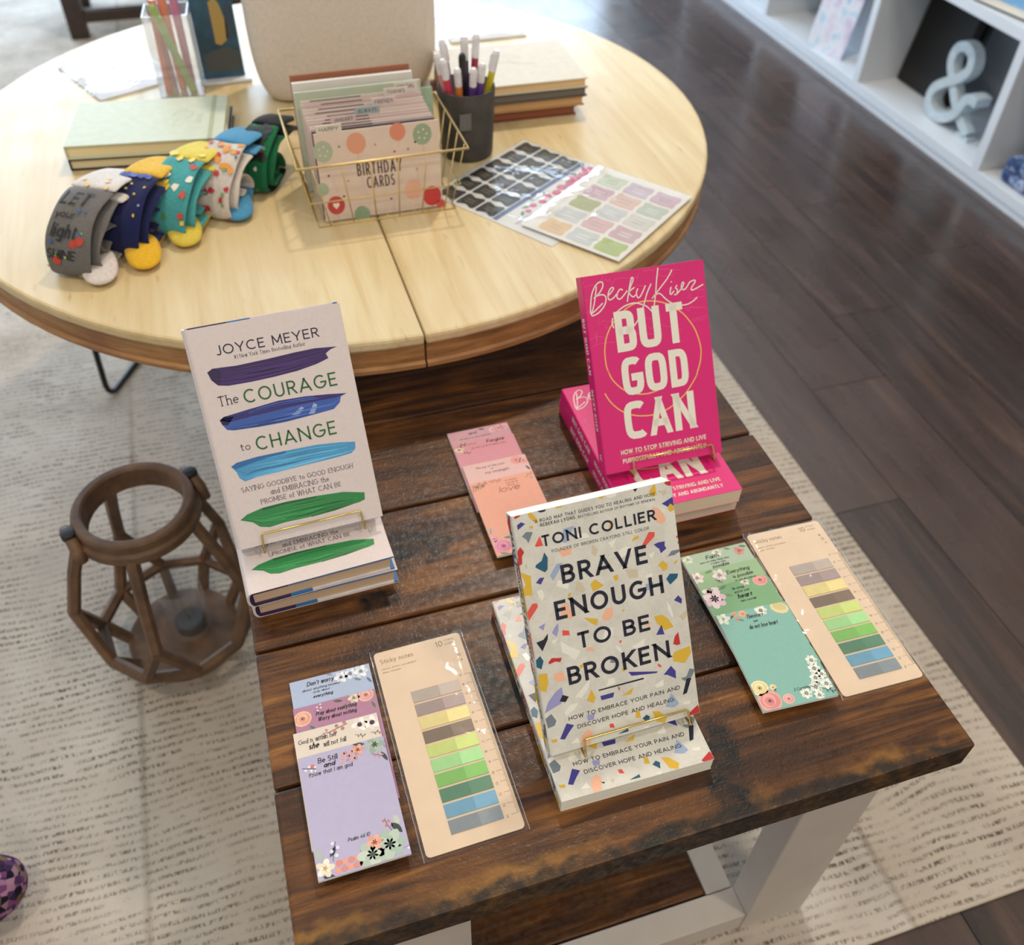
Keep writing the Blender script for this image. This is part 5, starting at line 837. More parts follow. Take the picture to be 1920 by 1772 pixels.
def socks(label, x, y, yaw, w, sx, sz, cuff, body, toe, blobs=(), words=(), seed=0, tip=None):
    r = thing('sock_pair', label, 'socks', on(x, y), yaw, 'folded pairs of patterned socks')
    po = [(a * sx, c * sz) for a, c in catmull(OUTER, 4)]; pi_ = [(a * sx, c * sz) for a, c in catmull(INNER, 4)]
    n = len(po); kc = 9; kt = 27; th = .0055
    mc, mb, mt = fabric('knit_cuff_%d' % seed, cuff, True), fabric('knit_body_%d' % seed, body), fabric('knit_toe_%d' % seed, toe)
    strip_part('cuff', po[:kc + 1], w * 1.02, 0, th * 1.15, mc, r, .0012, seed)
    bo = strip_part('foot', po[kc:kt + 1], w, 0, th, mb, r, .0022, seed + .5)
    strip_part('toe', po[kt:kt + 12], w * .98, .002, th, mt, r, .002, seed + 1)
    strip_part('foot', po[kt + 11:], w * .94, .003, th * .9, mb, r, .002, seed + 2)
    strip_part('cuff', pi_[:kc + 1], w * .98, .009, th, mc, r, .001, seed + 3)
    strip_part('foot', pi_[kc:], w * .95, .007, th * .9, mb, r, .002, seed + 4)
    if tip:
        b = MB(); b.add([(x * .024, y * .030, .0012 + .023 * z * (.85 + .3 * y)) for z in (0, 1) for x, y in ((-1, -.8), (0, -1.05), (1, -.8), (1.1, 1.6), (-1.1, 1.6))], [(4, 3, 2, 1, 0), (5, 6, 7, 8, 9)] + [(i, (i + 1) % 5, 5 + (i + 1) % 5, 5 + i) for i in range(5)])
        t_ = b.build('toe', mt, r, smooth=True, sub=3); lx_, ly_ = tip[0] - x, tip[1] - y; t_.location = (lx_ * math.cos(yaw) + ly_ * math.sin(yaw), -lx_ * math.sin(yaw) + ly_ * math.cos(yaw), 0); t_.rotation_euler = (0, 0, .62)
    # knitted motifs laid on the outer band: s runs from the cuff down
    lens = [0.0]
    for i in range(1, n): lens.append(lens[-1] + math.hypot(po[i][0] - po[i - 1][0], po[i][1] - po[i - 1][1]))
    def onband(u, s, dz):
        i = max(1, min(n - 1, next((k for k in range(n) if lens[k] >= s), n - 1))); t = (s - lens[i - 1]) / max(1e-6, lens[i] - lens[i - 1])
        a, c = po[i - 1], po[i]; d = math.hypot(c[0] - a[0], c[1] - a[1]) or 1; nx, nz = -(c[1] - a[1]) / d, (c[0] - a[0]) / d
        tt = u / (w * .5); h_ = th * .5 * (1 - .5 * min(1, abs(tt)) ** 6) + .0022 * .5 * abs(math.sin(3.1 * tt + i * .55 + seed)) * .6 + .0012 + dz
        return (u, -(a[0] + (c[0] - a[0]) * t + nx * h_), a[1] + (c[1] - a[1]) * t + nz * h_)
    k = Ink((-w * .48, w * .48, .001, lens[-1]))
    rb = random.Random(seed + 40)
    for col, cnt, s0, s1, sz_ in blobs:
        s0 = max(s0, lens[kc] + .006)
        for q in range(cnt):
            cx_, cy_ = rb.uniform(-.46, .46) * w, rb.uniform(s0, s1); m = rb.randint(5, 8); a0 = rb.random() * 6
            k.poly([(cx_ + sz_ * rb.uniform(.5, 1.2) * math.cos(a0 + 6.283 * j / m), cy_ + sz_ * rb.uniform(.5, 1.2) * math.sin(a0 + 6.283 * j / m)) for j in range(m)], col, rb.randint(0, 3))
    for s_, x0, x1, ss, h_, col, wt in words: k.text(s_, x0, x1, 0, h_, col, wt, slant=.15, lay=5, ls=.1, tf=lambda p, ss=ss: (p[0], ss - p[1]))
    if k.p: tag(k.build('knitted_motifs', bo, fmap=onband), kind='stuff')
    return r
YW = -.55
socks('grey pair of socks with black lettering and a white cuff, nearest the table edge', -.135, 1.195, YW, .060, 1.0, 1.28, 'd5cfca', '6d6a68', 'd8cec8', (('d8a92c', 5, .03, .05, .004), ('b8402c', 5, .15, .26, .006), ('9dc44a', 16, .13, .3, .0022), ('3a5a94', 4, .11, .16, .003), ('d8a92c', 4, .2, .3, .004)),
      (('LET', -.024, .012, .110, .020, '1a1a1c', .13), ('your', -.022, .004, .128, .009, '1c1c1e', .14), ('light', -.022, .012, .152, .017, '1c1c1e', .13), ('SHINE', -.026, .012, .176, .011, '1c1c1e', .15)), 1, (-.182, 1.063))
socks('navy pair of socks with a yellow cuff and toe', -.079, 1.222, YW, .053, .96, 1.2, 'e0b43c', '1f2450', 'e2b12e', (('2f3c94', 6, .05, .08, .006), ('c8b040', 8, .09, .14, .0022), ('8a9ac8', 3, .12, .15, .002)), (), 2, (-.130, 1.083))
socks('turquoise pair of socks with a pale yellow cuff and flowers', -.022, 1.250, YW, .055, .96, 1.2, 'dccb58', '4a9fa2', 'd8c04c', (('e0c23a', 6, .045, .06, .006), ('e3e0d4', 16, .06, .3, .006), ('c04a3c', 10, .06, .3, .006), ('2e6a78', 10, .06, .3, .004), ('e0c23a', 10, .1, .3, .005), ('5a8a4c', 8, .1, .3, .004)), (), 3, (-.078, 1.122))
socks('white pair of socks with red flowers and a sky blue cuff', .034, 1.280, YW, .053, .93, 1.2, '4d92bc', 'd2c9c0', '4d92bc', (('b8323c', 22, .05, .3, .005), ('d8923a', 14, .05, .12, .006), ('3a5a8a', 8, .06, .3, .003), ('7a9a6a', 8, .06, .3, .003), ('b8323c', 8, .15, .3, .004)), (), 4, (-.008, 1.168))
socks('black and green pair of socks beside the gold wire basket', .080, 1.318, YW, .046, .78, 1.15, '16181a', '1c6a44', '17201c', (('17181a', 12, .04, .12, .008), ('b8322c', 5, .08, .16, .003), ('d8d4cc', 4, .1, .2, .003), ('4a8a5a', 10, .06, .2, .004)), (), 5)

# --- notebooks
def notebook(label, group, x, y, z, yaw, w, d, h, cover, page, band=None, logo=None, ribbon=None, pm=None):
    r = thing('notebook', label, 'notebook', on(x, y, z), yaw, group); m = plain('cover_' + cover, cover, .55, var=.03, scale=80, bmp=.05)
    for a, c in ((0, .0022), (h - .0022, h)): MB().box(-w / 2, w / 2, -d / 2, d / 2, a, c).build('cover', m, r, bevel=.0008)
    MB().box(-w / 2, -w / 2 + .002, -d / 2, d / 2, .002, h - .002).build('spine', m, r)
    MB().box(-w / 2 + .002, w / 2 - .003, -d / 2 + .003, d / 2 - .003, .0022, h - .0022).build('page_block', pm or pages_mat('pages_' + page, page, 2), r)
    if band: MB().box(w / 2 - .022, w / 2 - .016, -d / 2 - .0006, d / 2 + .0006, -.0004, h + .0006).build('elastic_band', plain('band_' + band, band, .8), r)
    if ribbon: MB().box(-w / 2 - .011, -w / 2 + .004, .01, .0145, .004, .0052).build('ribbon_marker', plain('ribbon', ribbon, .7), r)
    if logo: k = Ink(); logo(k); k.build('cover_mark', r, z0=h)
    return r
def lg(k):
    k.line(arc(.048, .012, .014, .013, 200, -80, 10), .0009, 'a0a68c', 1); k.line([(.035, -.03), (.038, -.012), (.044, -.004)], .0009, 'a8ae9c', 1)
    for i in range(3): k.line([(.068 + .003 * i, -.02), (.07 + .003 * i, .012)], .0009, 'aeb29a', 1)
G4 = 'notebooks stacked behind the socks'
notebook('black notebook under the pale green one', G4, -.104, 1.413, 0, -.13, .222, .148, .0165, '1e1e20', 'd8cba8', ribbon='7a2c2a')
notebook('pale sage green notebook lying behind the rolled socks', G4, -.106, 1.410, .0168, -.135, .218, .144, .020, 'c2cab6', 'dccfa8', band='a9ae94', logo=lg)
def lg2(k):
    for p in ([(-.01, .03), (.01, .035), (.028, .024)], [(.0, .028), (.006, .014), (.002, .008)], [(-.02, .012), (.0, .006), (.02, .002)], [(.004, .004), (.02, -.004), (.046, -.008)]): k.line(p, .0014, 'b8b2a4', 1)
G5 = 'notebooks stacked behind the pencil cup'
for lb, dx, dy, z, w, d, c, pg in (('rust brown notebook at the bottom of the stack behind the pencil cup', -.009, .004, 0, .205, .150, '6e3820', '8a5038'), ('tan notebook third from the top behind the pencil cup', .0, .002, .0152, .21, .152, 'b08a5c', 'c09a6c'), ('charcoal notebook second from the top behind the pencil cup', .002, .0, .0304, .212, .154, '55504a', '6a655c'), ('cream notebook on top of the stack behind the pencil cup', .0, .0, .0456, .212, .158, 'cbc4b3', 'cdb084')):
    notebook(lb, G5, .446 + dx, 1.412 + dy, z, -.03, w, d, .015, c, pg, logo=lg2 if 'cream' in lb else None)

# --- pencil cup and pens
cup = thing('pencil_cup', 'dark grey slate pencil cup full of pens', 'pencil cup', on(.336, 1.262))
M_slate = plain('dark_slate', '45423e', .7, var=.2, scale=40, bmp=.15)
MB().lathe([(0, 0), (.0365, 0), (.038, .004), (.0415, .098), (.041, .1), (.039, .0995), (.0365, .006), (0, .006)], 40).build('cup_body', M_slate, cup, smooth=True)
MB().box(-.013, .004, -.0012, .0, .052, .076).build('price_sticker', plain('clear_sticker', '6a6866', .3), cup).matrix_parent_inverse = Matrix.Identity(4)
cup.children[-1].location = (-.008, -.0402, 0)
def pen(label, x, y, lx_, ly_, col, ln, body='e6e4e8', cap=None, group='pens in the slate pencil cup', base=on(.336, 1.262, .008), r=.0050):
    t = thing('pen', label, 'pen', (base[0] + x * .45, base[1] + y * .45, base[2]), 0, group)
    d = Vector((x * .55 + lx_, y * .55 + ly_, ln)).normalized(); t.rotation_euler = d.to_track_quat('Z', 'Y').to_euler()
    MB().lathe([(0, 0), (r * .9, .0), (r, .004), (r, ln * .80), (0, ln * .80)], 10).build('barrel', plain('pen_' + col, col, .35), t, smooth=False)
    MB().lathe([(0, ln * .80), (r * 1.06, ln * .80), (r * 1.06, ln * .97), (r * .7, ln), (0, ln)], 10).build('cap', plain('cap_' + (cap or body), cap or body, .25), t)
    MB().box(-.001, .001, r, r + .0018, ln * .82, ln * .96).build('clip', plain('cap_' + (cap or body), cap or body, .25), t)
for a in (('red gel pen with a white cap in the slate cup', -.026, -.018, -.012, 0, 'd0405a', .140), ('orange gel pen in the slate cup', -.016, -.022, -.003, -.004, 'e08038', .128), ('black-capped pen in the slate cup', -.006, -.012, -.002, 0, '2a2a30', .140, 'dcdce0', '1e1e22'), ('dark purple pen at the front of the slate cup', .001, -.026, .002, -.006, '5a3a82', .128), ('violet pen beside the dark purple one in the slate cup', .012, -.022, .006, -.004, '6a4494', .131), ('tall plum pen in the slate cup', .004, .0, -.004, .006, '42305c', .156), ('tall crimson pen with a white cap in the slate cup', .016, .004, .003, .008, 'a83050', .156), ('yellow highlighter pen leaning right in the slate cup', .027, -.010, .016, 0, 'd2c22c', .142), ('pale pink pen leaning left in the slate cup', -.028, -.004, -.014, .004, 'd89aa0', .142), ('grey pen at the back left of the slate cup', -.02, .012, -.008, .01, '8a8a90', .150)): pen(*a)

# --- gold wire basket with card dividers
bk_ = thing('wire_basket', 'pale gold wire basket of greeting cards', 'basket', on(.1835, 1.185))
zt = .087; top_ = [(-.111, -.085), (.111, -.085), (.111, .092), (-.111, .092)]; bot_ = [(-.093, -.079), (.093, -.079), (.093, .07), (-.093, .07)]; wr = .0010
MB().tube([(x * k, y * k, zt) for x, y in top_ for k in (1,)], .0018, 8, closed=True).build('rim', M_goldpaint, bk_, smooth=True)
MB().tube([(x, y, wr) for x, y in bot_], wr, 8, closed=True).build('base_wire', M_goldpaint, bk_, smooth=True)
mid = [tuple(b + (t - b) * .42 for t, b in zip(T, B)) for T, B in zip(top_, bot_)]
MB().tube([(x, y, zt * .42) for x, y in mid], wr, 8, closed=True).build('middle_wire', M_goldpaint, bk_, smooth=True)
for side, cnt in ((0, 6), (1, 5), (2, 6), (3, 5)):
    for i in range(cnt):
        t = (i + (.5 if side % 2 else .0 if cnt == 1 else .5)) / cnt
        lerp = lambda q: tuple(q[side][a] + (q[(side + 1) % 4][a] - q[side][a]) * t for a in (0, 1))
        MB().tube([lerp(bot_) + (wr,), lerp(top_) + (zt,)], wr * .85, 6).build('wire', M_goldpaint, bk_, smooth=True)
for i in range(5):
    x = -.075 + .0375 * i; MB().tube([(x, -.079, wr), (x, .07, wr)], wr * .8, 6).build('wire', M_goldpaint, bk_, smooth=True)
def gcard(label, dy, x0, wd, h, col, tab=None, tilt=.05, th=.0009, design=None, lip=True):
    r = thing('greeting_card', label, 'card', on(.1835 + x0, 1.185 + dy, .0027), 0, 'card dividers in the wire basket'); r.rotation_euler = (-tilt, 0, 0)
    MB().box(0, wd, 0, th, 0, h).build('card', plain('card_' + col, col, .65, var=.02, scale=60), r)
    k = Ink()
    if lip: k.line([(.004, h - .005), (wd - .004, h - .005)], .0014, 'c79c9c', 0); k.line([(.01 + .02 * (dy % .03) * 30, h - .0015), (wd * .5, h - .0015)], .0013, '4a3c40', 1)
    if tab:
        a, t_, c = tab; MB().box(a, a + .032, 0, th, h, h + .0095).build('tab', plain('tab_' + c, c, .6), r)
        k.text(t_, a + .004, a + .028, h + .0022, .0048, '4a4448', .13, lay=3)
    if design: design(k, wd, h)
    if k.p: k.build('card_print', r, fmap=lambda u, v, dz: (u, -dz, v))
    return r
def birthday(k, w, h):
    B = lambda x, y, r, c, d=None: (k.poly(circ(x, y, r, r * 1.12, 16), c, 1), k.line([(x, y - r * 1.1), (x + .001, y - r * 1.5), (x - .001, y - r * 1.9)], .0004, c, 1), [k.poly(circ(x + r * .45 * math.cos(i * 1.3), y + r * .5 * math.sin(i * 1.3), r * .1, r * .1, 6), d, 2) for i in range(5)] if d else 0)
    B(.009, .094, .0125, 'a9b39c', 'd2d6c6'); B(.052, .0995, .0125, 'd99a80'); B(.106, .108, .0105, 'd68a70'); B(.138, .101, .0125, '93a58c', 'e2e0d2')
    B(.0165, .021, .0115, 'bf4544'); k.poly([(.0168, .0155), (.0125, .0205), (.0125, .0235), (.0140, .0248), (.0158, .0240), (.0165, .0225)], 'eee4da', 4); k.poly([(.0162, .0155), (.0205, .0205), (.0205, .0235), (.0190, .0248), (.0172, .0240), (.0165, .0225)], 'eee4da', 5)
    B(.049, .004, .0105, '8aa386'); B(.121, .028, .0125, 'e0b09c'); B(.146, .016, .0125, 'c43c40'); B(.002, .045, .008, 'a4b398'); B(.157, .003, .006, 'd05a56')
    for x, y, c in ((.03, .098, '8a8078'), (.076, .095, 'd0905a'), (.1, .083, 'b8483c'), (.118, .084, '8a8078'), (.012, .062, '3c3c3c'), (.036, .052, 'c08a84'), (.028, .032, '4a4a4a'), (.128, .056, 'd0905a'), (.068, .018, 'c09a5a'), (.09, .02, '4a4a4a'), (.128, .092, '2e2e2e'), (.033, .075, 'c8a05a')): k.poly(circ(x, y, .0016, .0016, 8), c, 3)
    k.text('BIRTHDAY', .049, .108, .0565, .0165, '4a403e', .11, lay=5, ls=.12); k.text('CARDS', .060, .097, .0385, .0155, '4a403e', .11, lay=5, ls=.12)
gcard('front greeting card in the wire basket printed with balloons and birthday lettering', -.071, -.0825, .160, .117, 'd8c6b8', (.004, 'HAPPY', 'd6cec0'), .07, .0016, birthday, False)
for i, (dy, x0, h, c, tb) in enumerate(((-.064, -.0835, .1165, '55505a', None), (-.059, -.084, .118, 'd3bdb8', None), (-.053, -.0845, .1185, 'dcd0c8', (.028, 'JANUARY', 'd6c0bb')), (-.046, -.085, .119, 'd0b6b2', None), (-.039, -.085, .120, 'dac8c2', (.062, 'ALWAYS', 'a3b0b2')), (-.031, -.0855, .121, 'd9ccc2', None), (-.023, -.086, .1225, 'd6c0bb', (.088, 'FRIENDS', 'd8c8c2')), (-.014, -.086, .1235, 'dad0c6', None), (-.005, -.086, .1255, 'd2bcb8', (.108, 'THANKS', 'd9cfc4')), (.004, -.0865, .127, 'd8d0c4', (.124, 'SPECIAL', 'd9cfc4')))):
    gcard('card divider %s' % ('with a dark edge just behind the front card', 'with a rose top edge, second behind the front card', 'with a pink tab behind the balloon card', 'with a dusty rose edge and no tab, mid basket', 'with a blue-grey tab', 'of pale cream with no tab, mid basket', 'with a pale pink tab near the middle', 'of cream with no tab behind the pale pink tab', 'of dusty rose with a cream tab to the right', 'of cream with the rearmost cream tab')[i], dy, x0, .158, h, c, tb, .08)
gcard('pale sage green envelope standing behind the card dividers', .016, -.0915, .168, .132, 'b9c2ae', None, .10, .004, None, False)
gcard('mint green card at the right end behind the dividers', .024, .066, .028, .118, '9fb8a0', None, .10, .002, None, False)
gcard('white box of cards standing at the back of the wire basket', .030, -.091, .160, .138, 'dad6d0', None, .10, .008, None, False)
gcard('brown kraft board standing at the very back of the wire basket', .0445, -.0915, .160, .1425, '9a6248', None, .10, .004, None, False)

# --- sheets of stick-on tabs in clear bags
def tabs_sheet(label, x, y, yaw, w, h, z, base, draw):
    r = thing('tab_sheet', label, 'tab sheet', on(x, y, z), yaw, 'sheets of stick-on index tabs'); b = MB().box(0, w, 0, h, 0, .0008); b.build('backing_sheet', plain('sheet_' + base, base, .5, var=.02), r)
    k = Ink((0, w, 0, h)); draw(k, w, h); k.build('printed_tabs', r, z0=.0008)
    g = [(-.003 + u * (w + .006), -.003 + v * (h + .006), .0016 + (.0012 * math.sin(u * 9 + v * 4) ** 2 if 0 < u < 1 and 0 < v < 1 else -.0012)) for v in [j / 16 for j in range(17)] for u in [i / 16 for i in range(17)]]
    MB().add(g, [(j * 17 + i, j * 17 + i + 1, (j + 1) * 17 + i + 1, (j + 1) * 17 + i) for j in range(16) for i in range(16)]).build('clear_bag', M_film, r, smooth=True); return r
def tabshape(k, x, y, w, h, c, lay=1):
    up = [(x + w * i / 10, y + h + .0032 * -math.cos(2 * math.pi * i / 10) - .001) for i in range(11)]; dn = [(x + w * i / 10, y - .0032 * -math.cos(2 * math.pi * i / 10) + .001) for i in range(10, -1, -1)]
    k.poly(up + dn, c, lay)
def black_tabs(k, w, h):
    for cI in range(3):
        for rI in range(6):
            x, y = .005 + rI * .0348, h - .003 - (cI + 1) * .0345
            k.poly([(x + .004, y), (x + .029, y), (x + .0325, y + .004), (x + .029, y + .012), (x + .0275, y + .016), (x + .029, y + .020), (x + .0325, y + .028), (x + .029, y + .0315), (x + .004, y + .0315), (x + .0005, y + .028), (x + .004, y + .020), (x + .0055, y + .016), (x + .004, y + .012), (x + .0005, y + .004)], '161517' if cI == 0 or rI < 2 else '2b2724', 1)
            for q in range(2): k.line([(x + .013 + q * .006, y + .008), (x + .013 + q * .006, y + .024)], .0018, '7a6844', 2)
    k.poly([(.004, h - .116), (w - .004, h - .116), (w - .004, h - .108), (.004, h - .108)], '4a5680', 1)
    for i in range(10): k.rose(w - .016 - .0165 * i, h - .130 - .004 * (i % 2), .0105 - .0006 * i, 'c8607c', 'b84a6a', 'd890a0', 2); k.leaf(w - .02 - .0165 * i, h - .128, .014, 1 + i, '5a7a62', .4, 1)
    k.text('WORDS', .012, .05, h - .145, .006, '8a8890', .14, lay=3); k.line([(.01, h - .155), (.07, h - .155)], .001, 'a8a6a8', 3)
_v = Vector((.171, .134, 0)); 
tabs_sheet('sheet of black index tabs with gold print beside the pencil cup', .372, .978, .60, .215, .212, 0, 'cfcfcc', black_tabs)
def pastel_tabs(k, w, h):
    cols = ('9aa858', 'b49498', 'bdb8ac', 'a7ae9e', 'b79aa6', 'b2b4b0', 'bf9a98', 'b4b4b2', 'c6a696', 'b3a0aa', 'c9a876', 'b6b6b4', '98985c', 'b99aa4', 'b4bca6')
    for i, c in enumerate(cols):
        col, row = i // 5, i % 5; x, y = .007 + row * .0372, .006 + col * .0425
        k.poly([(x, y + .002), (x + .004, y), (x + .012, y + .002), (x + .021, y), (x + .03, y + .001), (x + .033, y + .004), (x + .031, y + .02), (x + .033, y + .036), (x + .03, y + .039), (x + .021, y + .037), (x + .012, y + .039), (x + .004, y + .038), (x, y + .036), (x - .001, y + .02)], c, 1)
        for q in range(2): k.line([(x + .012 + q * .007, y + .011), (x + .012 + q * .007, y + .028)], .0013, 'd8d8d0' if i % 2 else '8e887c', 2)
    for q in range(2): k.line([(.03, h - .012 - .006 * q), (.10 - .03 * q, h - .012 - .006 * q)], .001, 'b0aea8', 2)
tabs_sheet('sheet of pastel index tabs at the round table edge', .440, .917, .66, .203, .150, .0032, 'd3cfc6', pastel_tabs)

# --- cream textured vase, dark stand, blue box book, acrylic pen holder, clear packets
def rr_profile(hw, hd, n=40, p=5.0): return arc(0, 0, hw, hd, 0, 360 - 360 / n, n - 1, sq=p)
vs_ = thing('ceramic_vase', 'large cream rough-textured flattened vase behind the wire basket', 'vase', on(.2075, 1.545))
b = MB(); levels = [(0.0, .80), (.003, .84), (.010, .895), (.022, .94), (.04, .975), (.07, .995), (.14, 1.0), (.22, .985), (.29, .95), (.33, .88), (.35, .76), (.355, .55), (.36, .42), (.395, .40), (.40, .43)]
N = 44; base = rr_profile(.148, .062, N)
for z, k in levels: b.v += [(x * k, y * (k if z < .3 else k), z) for x, y in base]
for i in range(len(levels) - 1):
    for j in range(N): b.f.append((i * N + j, i * N + (j + 1) % N, (i + 1) * N + (j + 1) % N, (i + 1) * N + j))
b.f.append(tuple(range(N))[::-1]); b.m = [0] * len(b.f)
b.build('vase_body', plain('rough_cream_plaster', 'ddd2c8', .85, var=.04, scale=190, bmp=.7), vs_, smooth=True, sub=1)
bs = thing('tablet_stand', 'narrow black upright board standing behind the cream vase', 'stand', on(.318, 1.655))
MB().box(-.10, .064, 0, .012, .004, .33).build('board', M_black, bs, bevel=.003); MB().box(-.10, .064, -.02, .045, 0, .005).build('foot', M_black, bs)
bb_ = thing('gift_book', 'blue-green book with a gold figure on its cover standing upright beside the vase', 'book', on(.015, 1.61), .0)
M_teal = plain('blue_green_cloth', '34586e', .6, var=.25, scale=30)
g = MB().box(-.033, .033, 0, .02, .006, .215).build('cover', M_teal, bb_, bevel=.002); MB().box(-.0315, .0315, .0022, .0178, .2, .2155).build('page_block', M_page, bb_)
k = Ink((-.033, .033, 0, .21)); 
for pts, c in (([(-.004, .055), (.004, .052), (.016, .06), (.018, .085), (.012, .115), (.006, .125), (-.004, .118), (-.004, .09)], 'b89a58'), ([(-.012, .135), (.01, .132), (.014, .14), (-.01, .146)], 'a08a5c'), ([(-.026, .012), (.028, .01), (.03, .04), (.01, .05), (-.012, .044), (-.027, .04)], '4c5254'), ([(-.02, .155), (-.005, .15), (.01, .17), (-.012, .178)], '6a7a6a'), ([(-.01, .165), (.0, .16), (.008, .2), (-.002, .205)], 'b0a060'), ([(.014, .06), (.026, .064), (.027, .12), (.018, .11)], '3c4a58')): k.poly([(x, y) for x, y in pts], c, 1)
k.build('cover_print', bb_, fmap=lambda u, v, dz: (u, -dz, v + .006))
MB().box(-.04, .042, -.015, .035, 0, .006).build('white_base', M_shelfw, bb_, bevel=.002)
ac = thing('acrylic_pen_holder', 'clear acrylic holder of coloured highlighters at the back of the round table', 'pen holder', on(-.054, 1.592), -.1)
for a in ((-.034, .034, -.030, -.0275, 0, .125), (-.034, .034, .0275, .030, 0, .125), (-.034, -.0315, -.0275, .0275, 0, .125), (.0315, .034, -.0275, .0275, 0, .125), (-.034, .034, -.03, .03, 0, .003)): MB().box(*a).build('clear_panel', M_acryl, ac)
for lb, x, y, lx_, ly_, c in (('coral highlighter in the clear acrylic holder', -.022, -.014, .006, 0, 'c85a48'), ('lime green highlighter slanting across the clear acrylic holder', .016, -.018, -.036, 0, '8aa84c'), ('orange highlighter in the clear acrylic holder', .0, -.004, -.002, .003, 'd8714a'), ('pink highlighter in the clear acrylic holder', .015, .006, .0, .004, 'c06a90'), ('lilac highlighter at the back of the clear acrylic holder', -.014, .012, -.004, .004, 'b49ab8')):
    t = thing('highlighter', lb, 'highlighter', (-.054 + x, 1.592 + y, ZT + .0032), 0, 'highlighters in the clear acrylic holder'); ln = .142
    t.rotation_euler = Vector((lx_, ly_, ln)).to_track_quat('Z', 'Y').to_euler(); r = .0062
    MB().lathe([(0, 0), (r * .9, 0), (r, .004), (r, ln * .68), (0, ln * .68)], 10).build('barrel', plain('hl_' + c, c, .4), t)
    MB().lathe([(0, ln * .68), (r * 1.05, ln * .68), (r * 1.05, ln * .97), (r * .8, ln), (0, ln)], 10).build('cap', plain('hlcap_' + c, tuple(min(255, int(int(c[i:i + 2], 16) * .8 + 50)) for i in (0, 2, 4)), .35), t)
def packet(label, x, y, yaw, w, h, col):
    r = thing('clear_packet', label, 'packet', on(x, y), yaw, 'clear wrapped packets of stationery')
    MB().box(.004, w - .004, .004, h - .004, 0, .003).build('paper_sheets', plain('sheet_' + col, col, .6, var=.05, scale=20), r)
    g = [(u * w, v * h, .0055 + .0018 * math.sin(u * 11 + v * 6) * math.sin(v * 9) if 0 < u < 1 and 0 < v < 1 else .0004) for v in [j / 16 for j in range(17)] for u in [i / 16 for i in range(17)]]
    MB().add(g, [(j * 17 + i, j * 17 + i + 1, (j + 1) * 17 + i + 1, (j + 1) * 17 + i) for j in range(16) for i in range(16)]).build('clear_wrap', M_film, r, smooth=True)
packet('clear wrapped packet lying beside the acrylic pen holder', -.185, 1.575, .42, .15, .19, 'c9c9cc')
packet('clear wrapped packet lying behind the cream notebook', .415, 1.665, .0, .15, .17, 'd0ccc8')

# ------------------------------------------------------------------ lantern on the rug
ln = thing('wooden_lantern', 'brown geometric wooden lantern on the rug beside the side table', 'lantern', (-.225, .957, RZ))
M_lant = plain('brown_lantern_wood', '6a4f38', .6, var=.22, scale=35, bmp=.2); M_rope = plain('black_cap', '1d1d22', .6)
def ringpt(r, z, a): return Vector((r * math.cos(math.radians(a)), r * math.sin(math.radians(a)), z))
MB().lathe([(.066, .286), (.066, .318), (.069, .321), (.078, .321), (.081, .318), (.081, .306), (.086, .302), (.086, .290), (.082, .286), (.066, .286)], 48).build('top_ring', M_lant, ln, smooth=False, bevel=.001)
MB().lathe([(0, .002), (.082, .002), (.085, .005), (.085, .020), (.082, .023), (0, .023)], 40).build('base_plate', M_lant, ln, smooth=False)
angs = [-97 + 72 * i for i in range(5)]; rs = .0092
nodes = [ringpt(.128, .150, a) for a in angs]
for i, a in enumerate(angs):
    MB().tube([ringpt(.078, .292, a), ringpt(.104, .228, a), nodes[i]], rs, 6).build('strut', M_lant, ln)
    for sg in (-19, 19):
        low = ringpt(.114, .060, a + sg)
        MB().tube([nodes[i], low], rs, 6).build('strut', M_lant, ln); MB().tube([low, ringpt(.080, .012, a + sg)], rs, 6).build('strut', M_lant, ln)
    MB().tube([ringpt(.114, .060, a - 19), ringpt(.114, .060, a + 19)], rs, 6).build('cross_bar', M_lant, ln); MB().tube([ringpt(.114, .060, a + 19), ringpt(.114, .060, a + 53)], rs, 6).build('cross_bar', M_lant, ln)
for a in (-160, 28):
    p = ringpt(.088, .296, a); t = Vector((-math.sin(math.radians(a)), math.cos(math.radians(a)), 0))
    MB().tube([p - t * .026 + Vector((0, 0, -.012)), p - t * .02 + Vector((0, 0, .008)), p + Vector((0, 0, .014)), p + t * .02 + Vector((0, 0, .008)), p + t * .026 + Vector((0, 0, -.012))], .0085, 8).build('bracket', M_lant, ln, smooth=True)
    MB().tube([p + Vector((0, 0, .012)), p + Vector((0, 0, .024))], .0105, 10).build('handle_cap', M_rope, ln, smooth=True, bevel=.002)
cnd = thing('candle', 'black candle in a clear glass chimney inside the wooden lantern', 'candle', (-.212, .962, RZ + .0232))
MB().lathe([(0, 0), (.023, 0), (.023, .018), (.020, .020), (0, .019)], 24).build('wax', plain('black_wax', '0e0f11', .5), cnd)
MB().tube([(0, 0, .019), (0, 0, .028)], .0012, 6).build('wick', M_black, cnd)
MB().lathe([(.033, .0), (.033, .11)], 28).build('glass_chimney', M_glass, cnd, smooth=True)

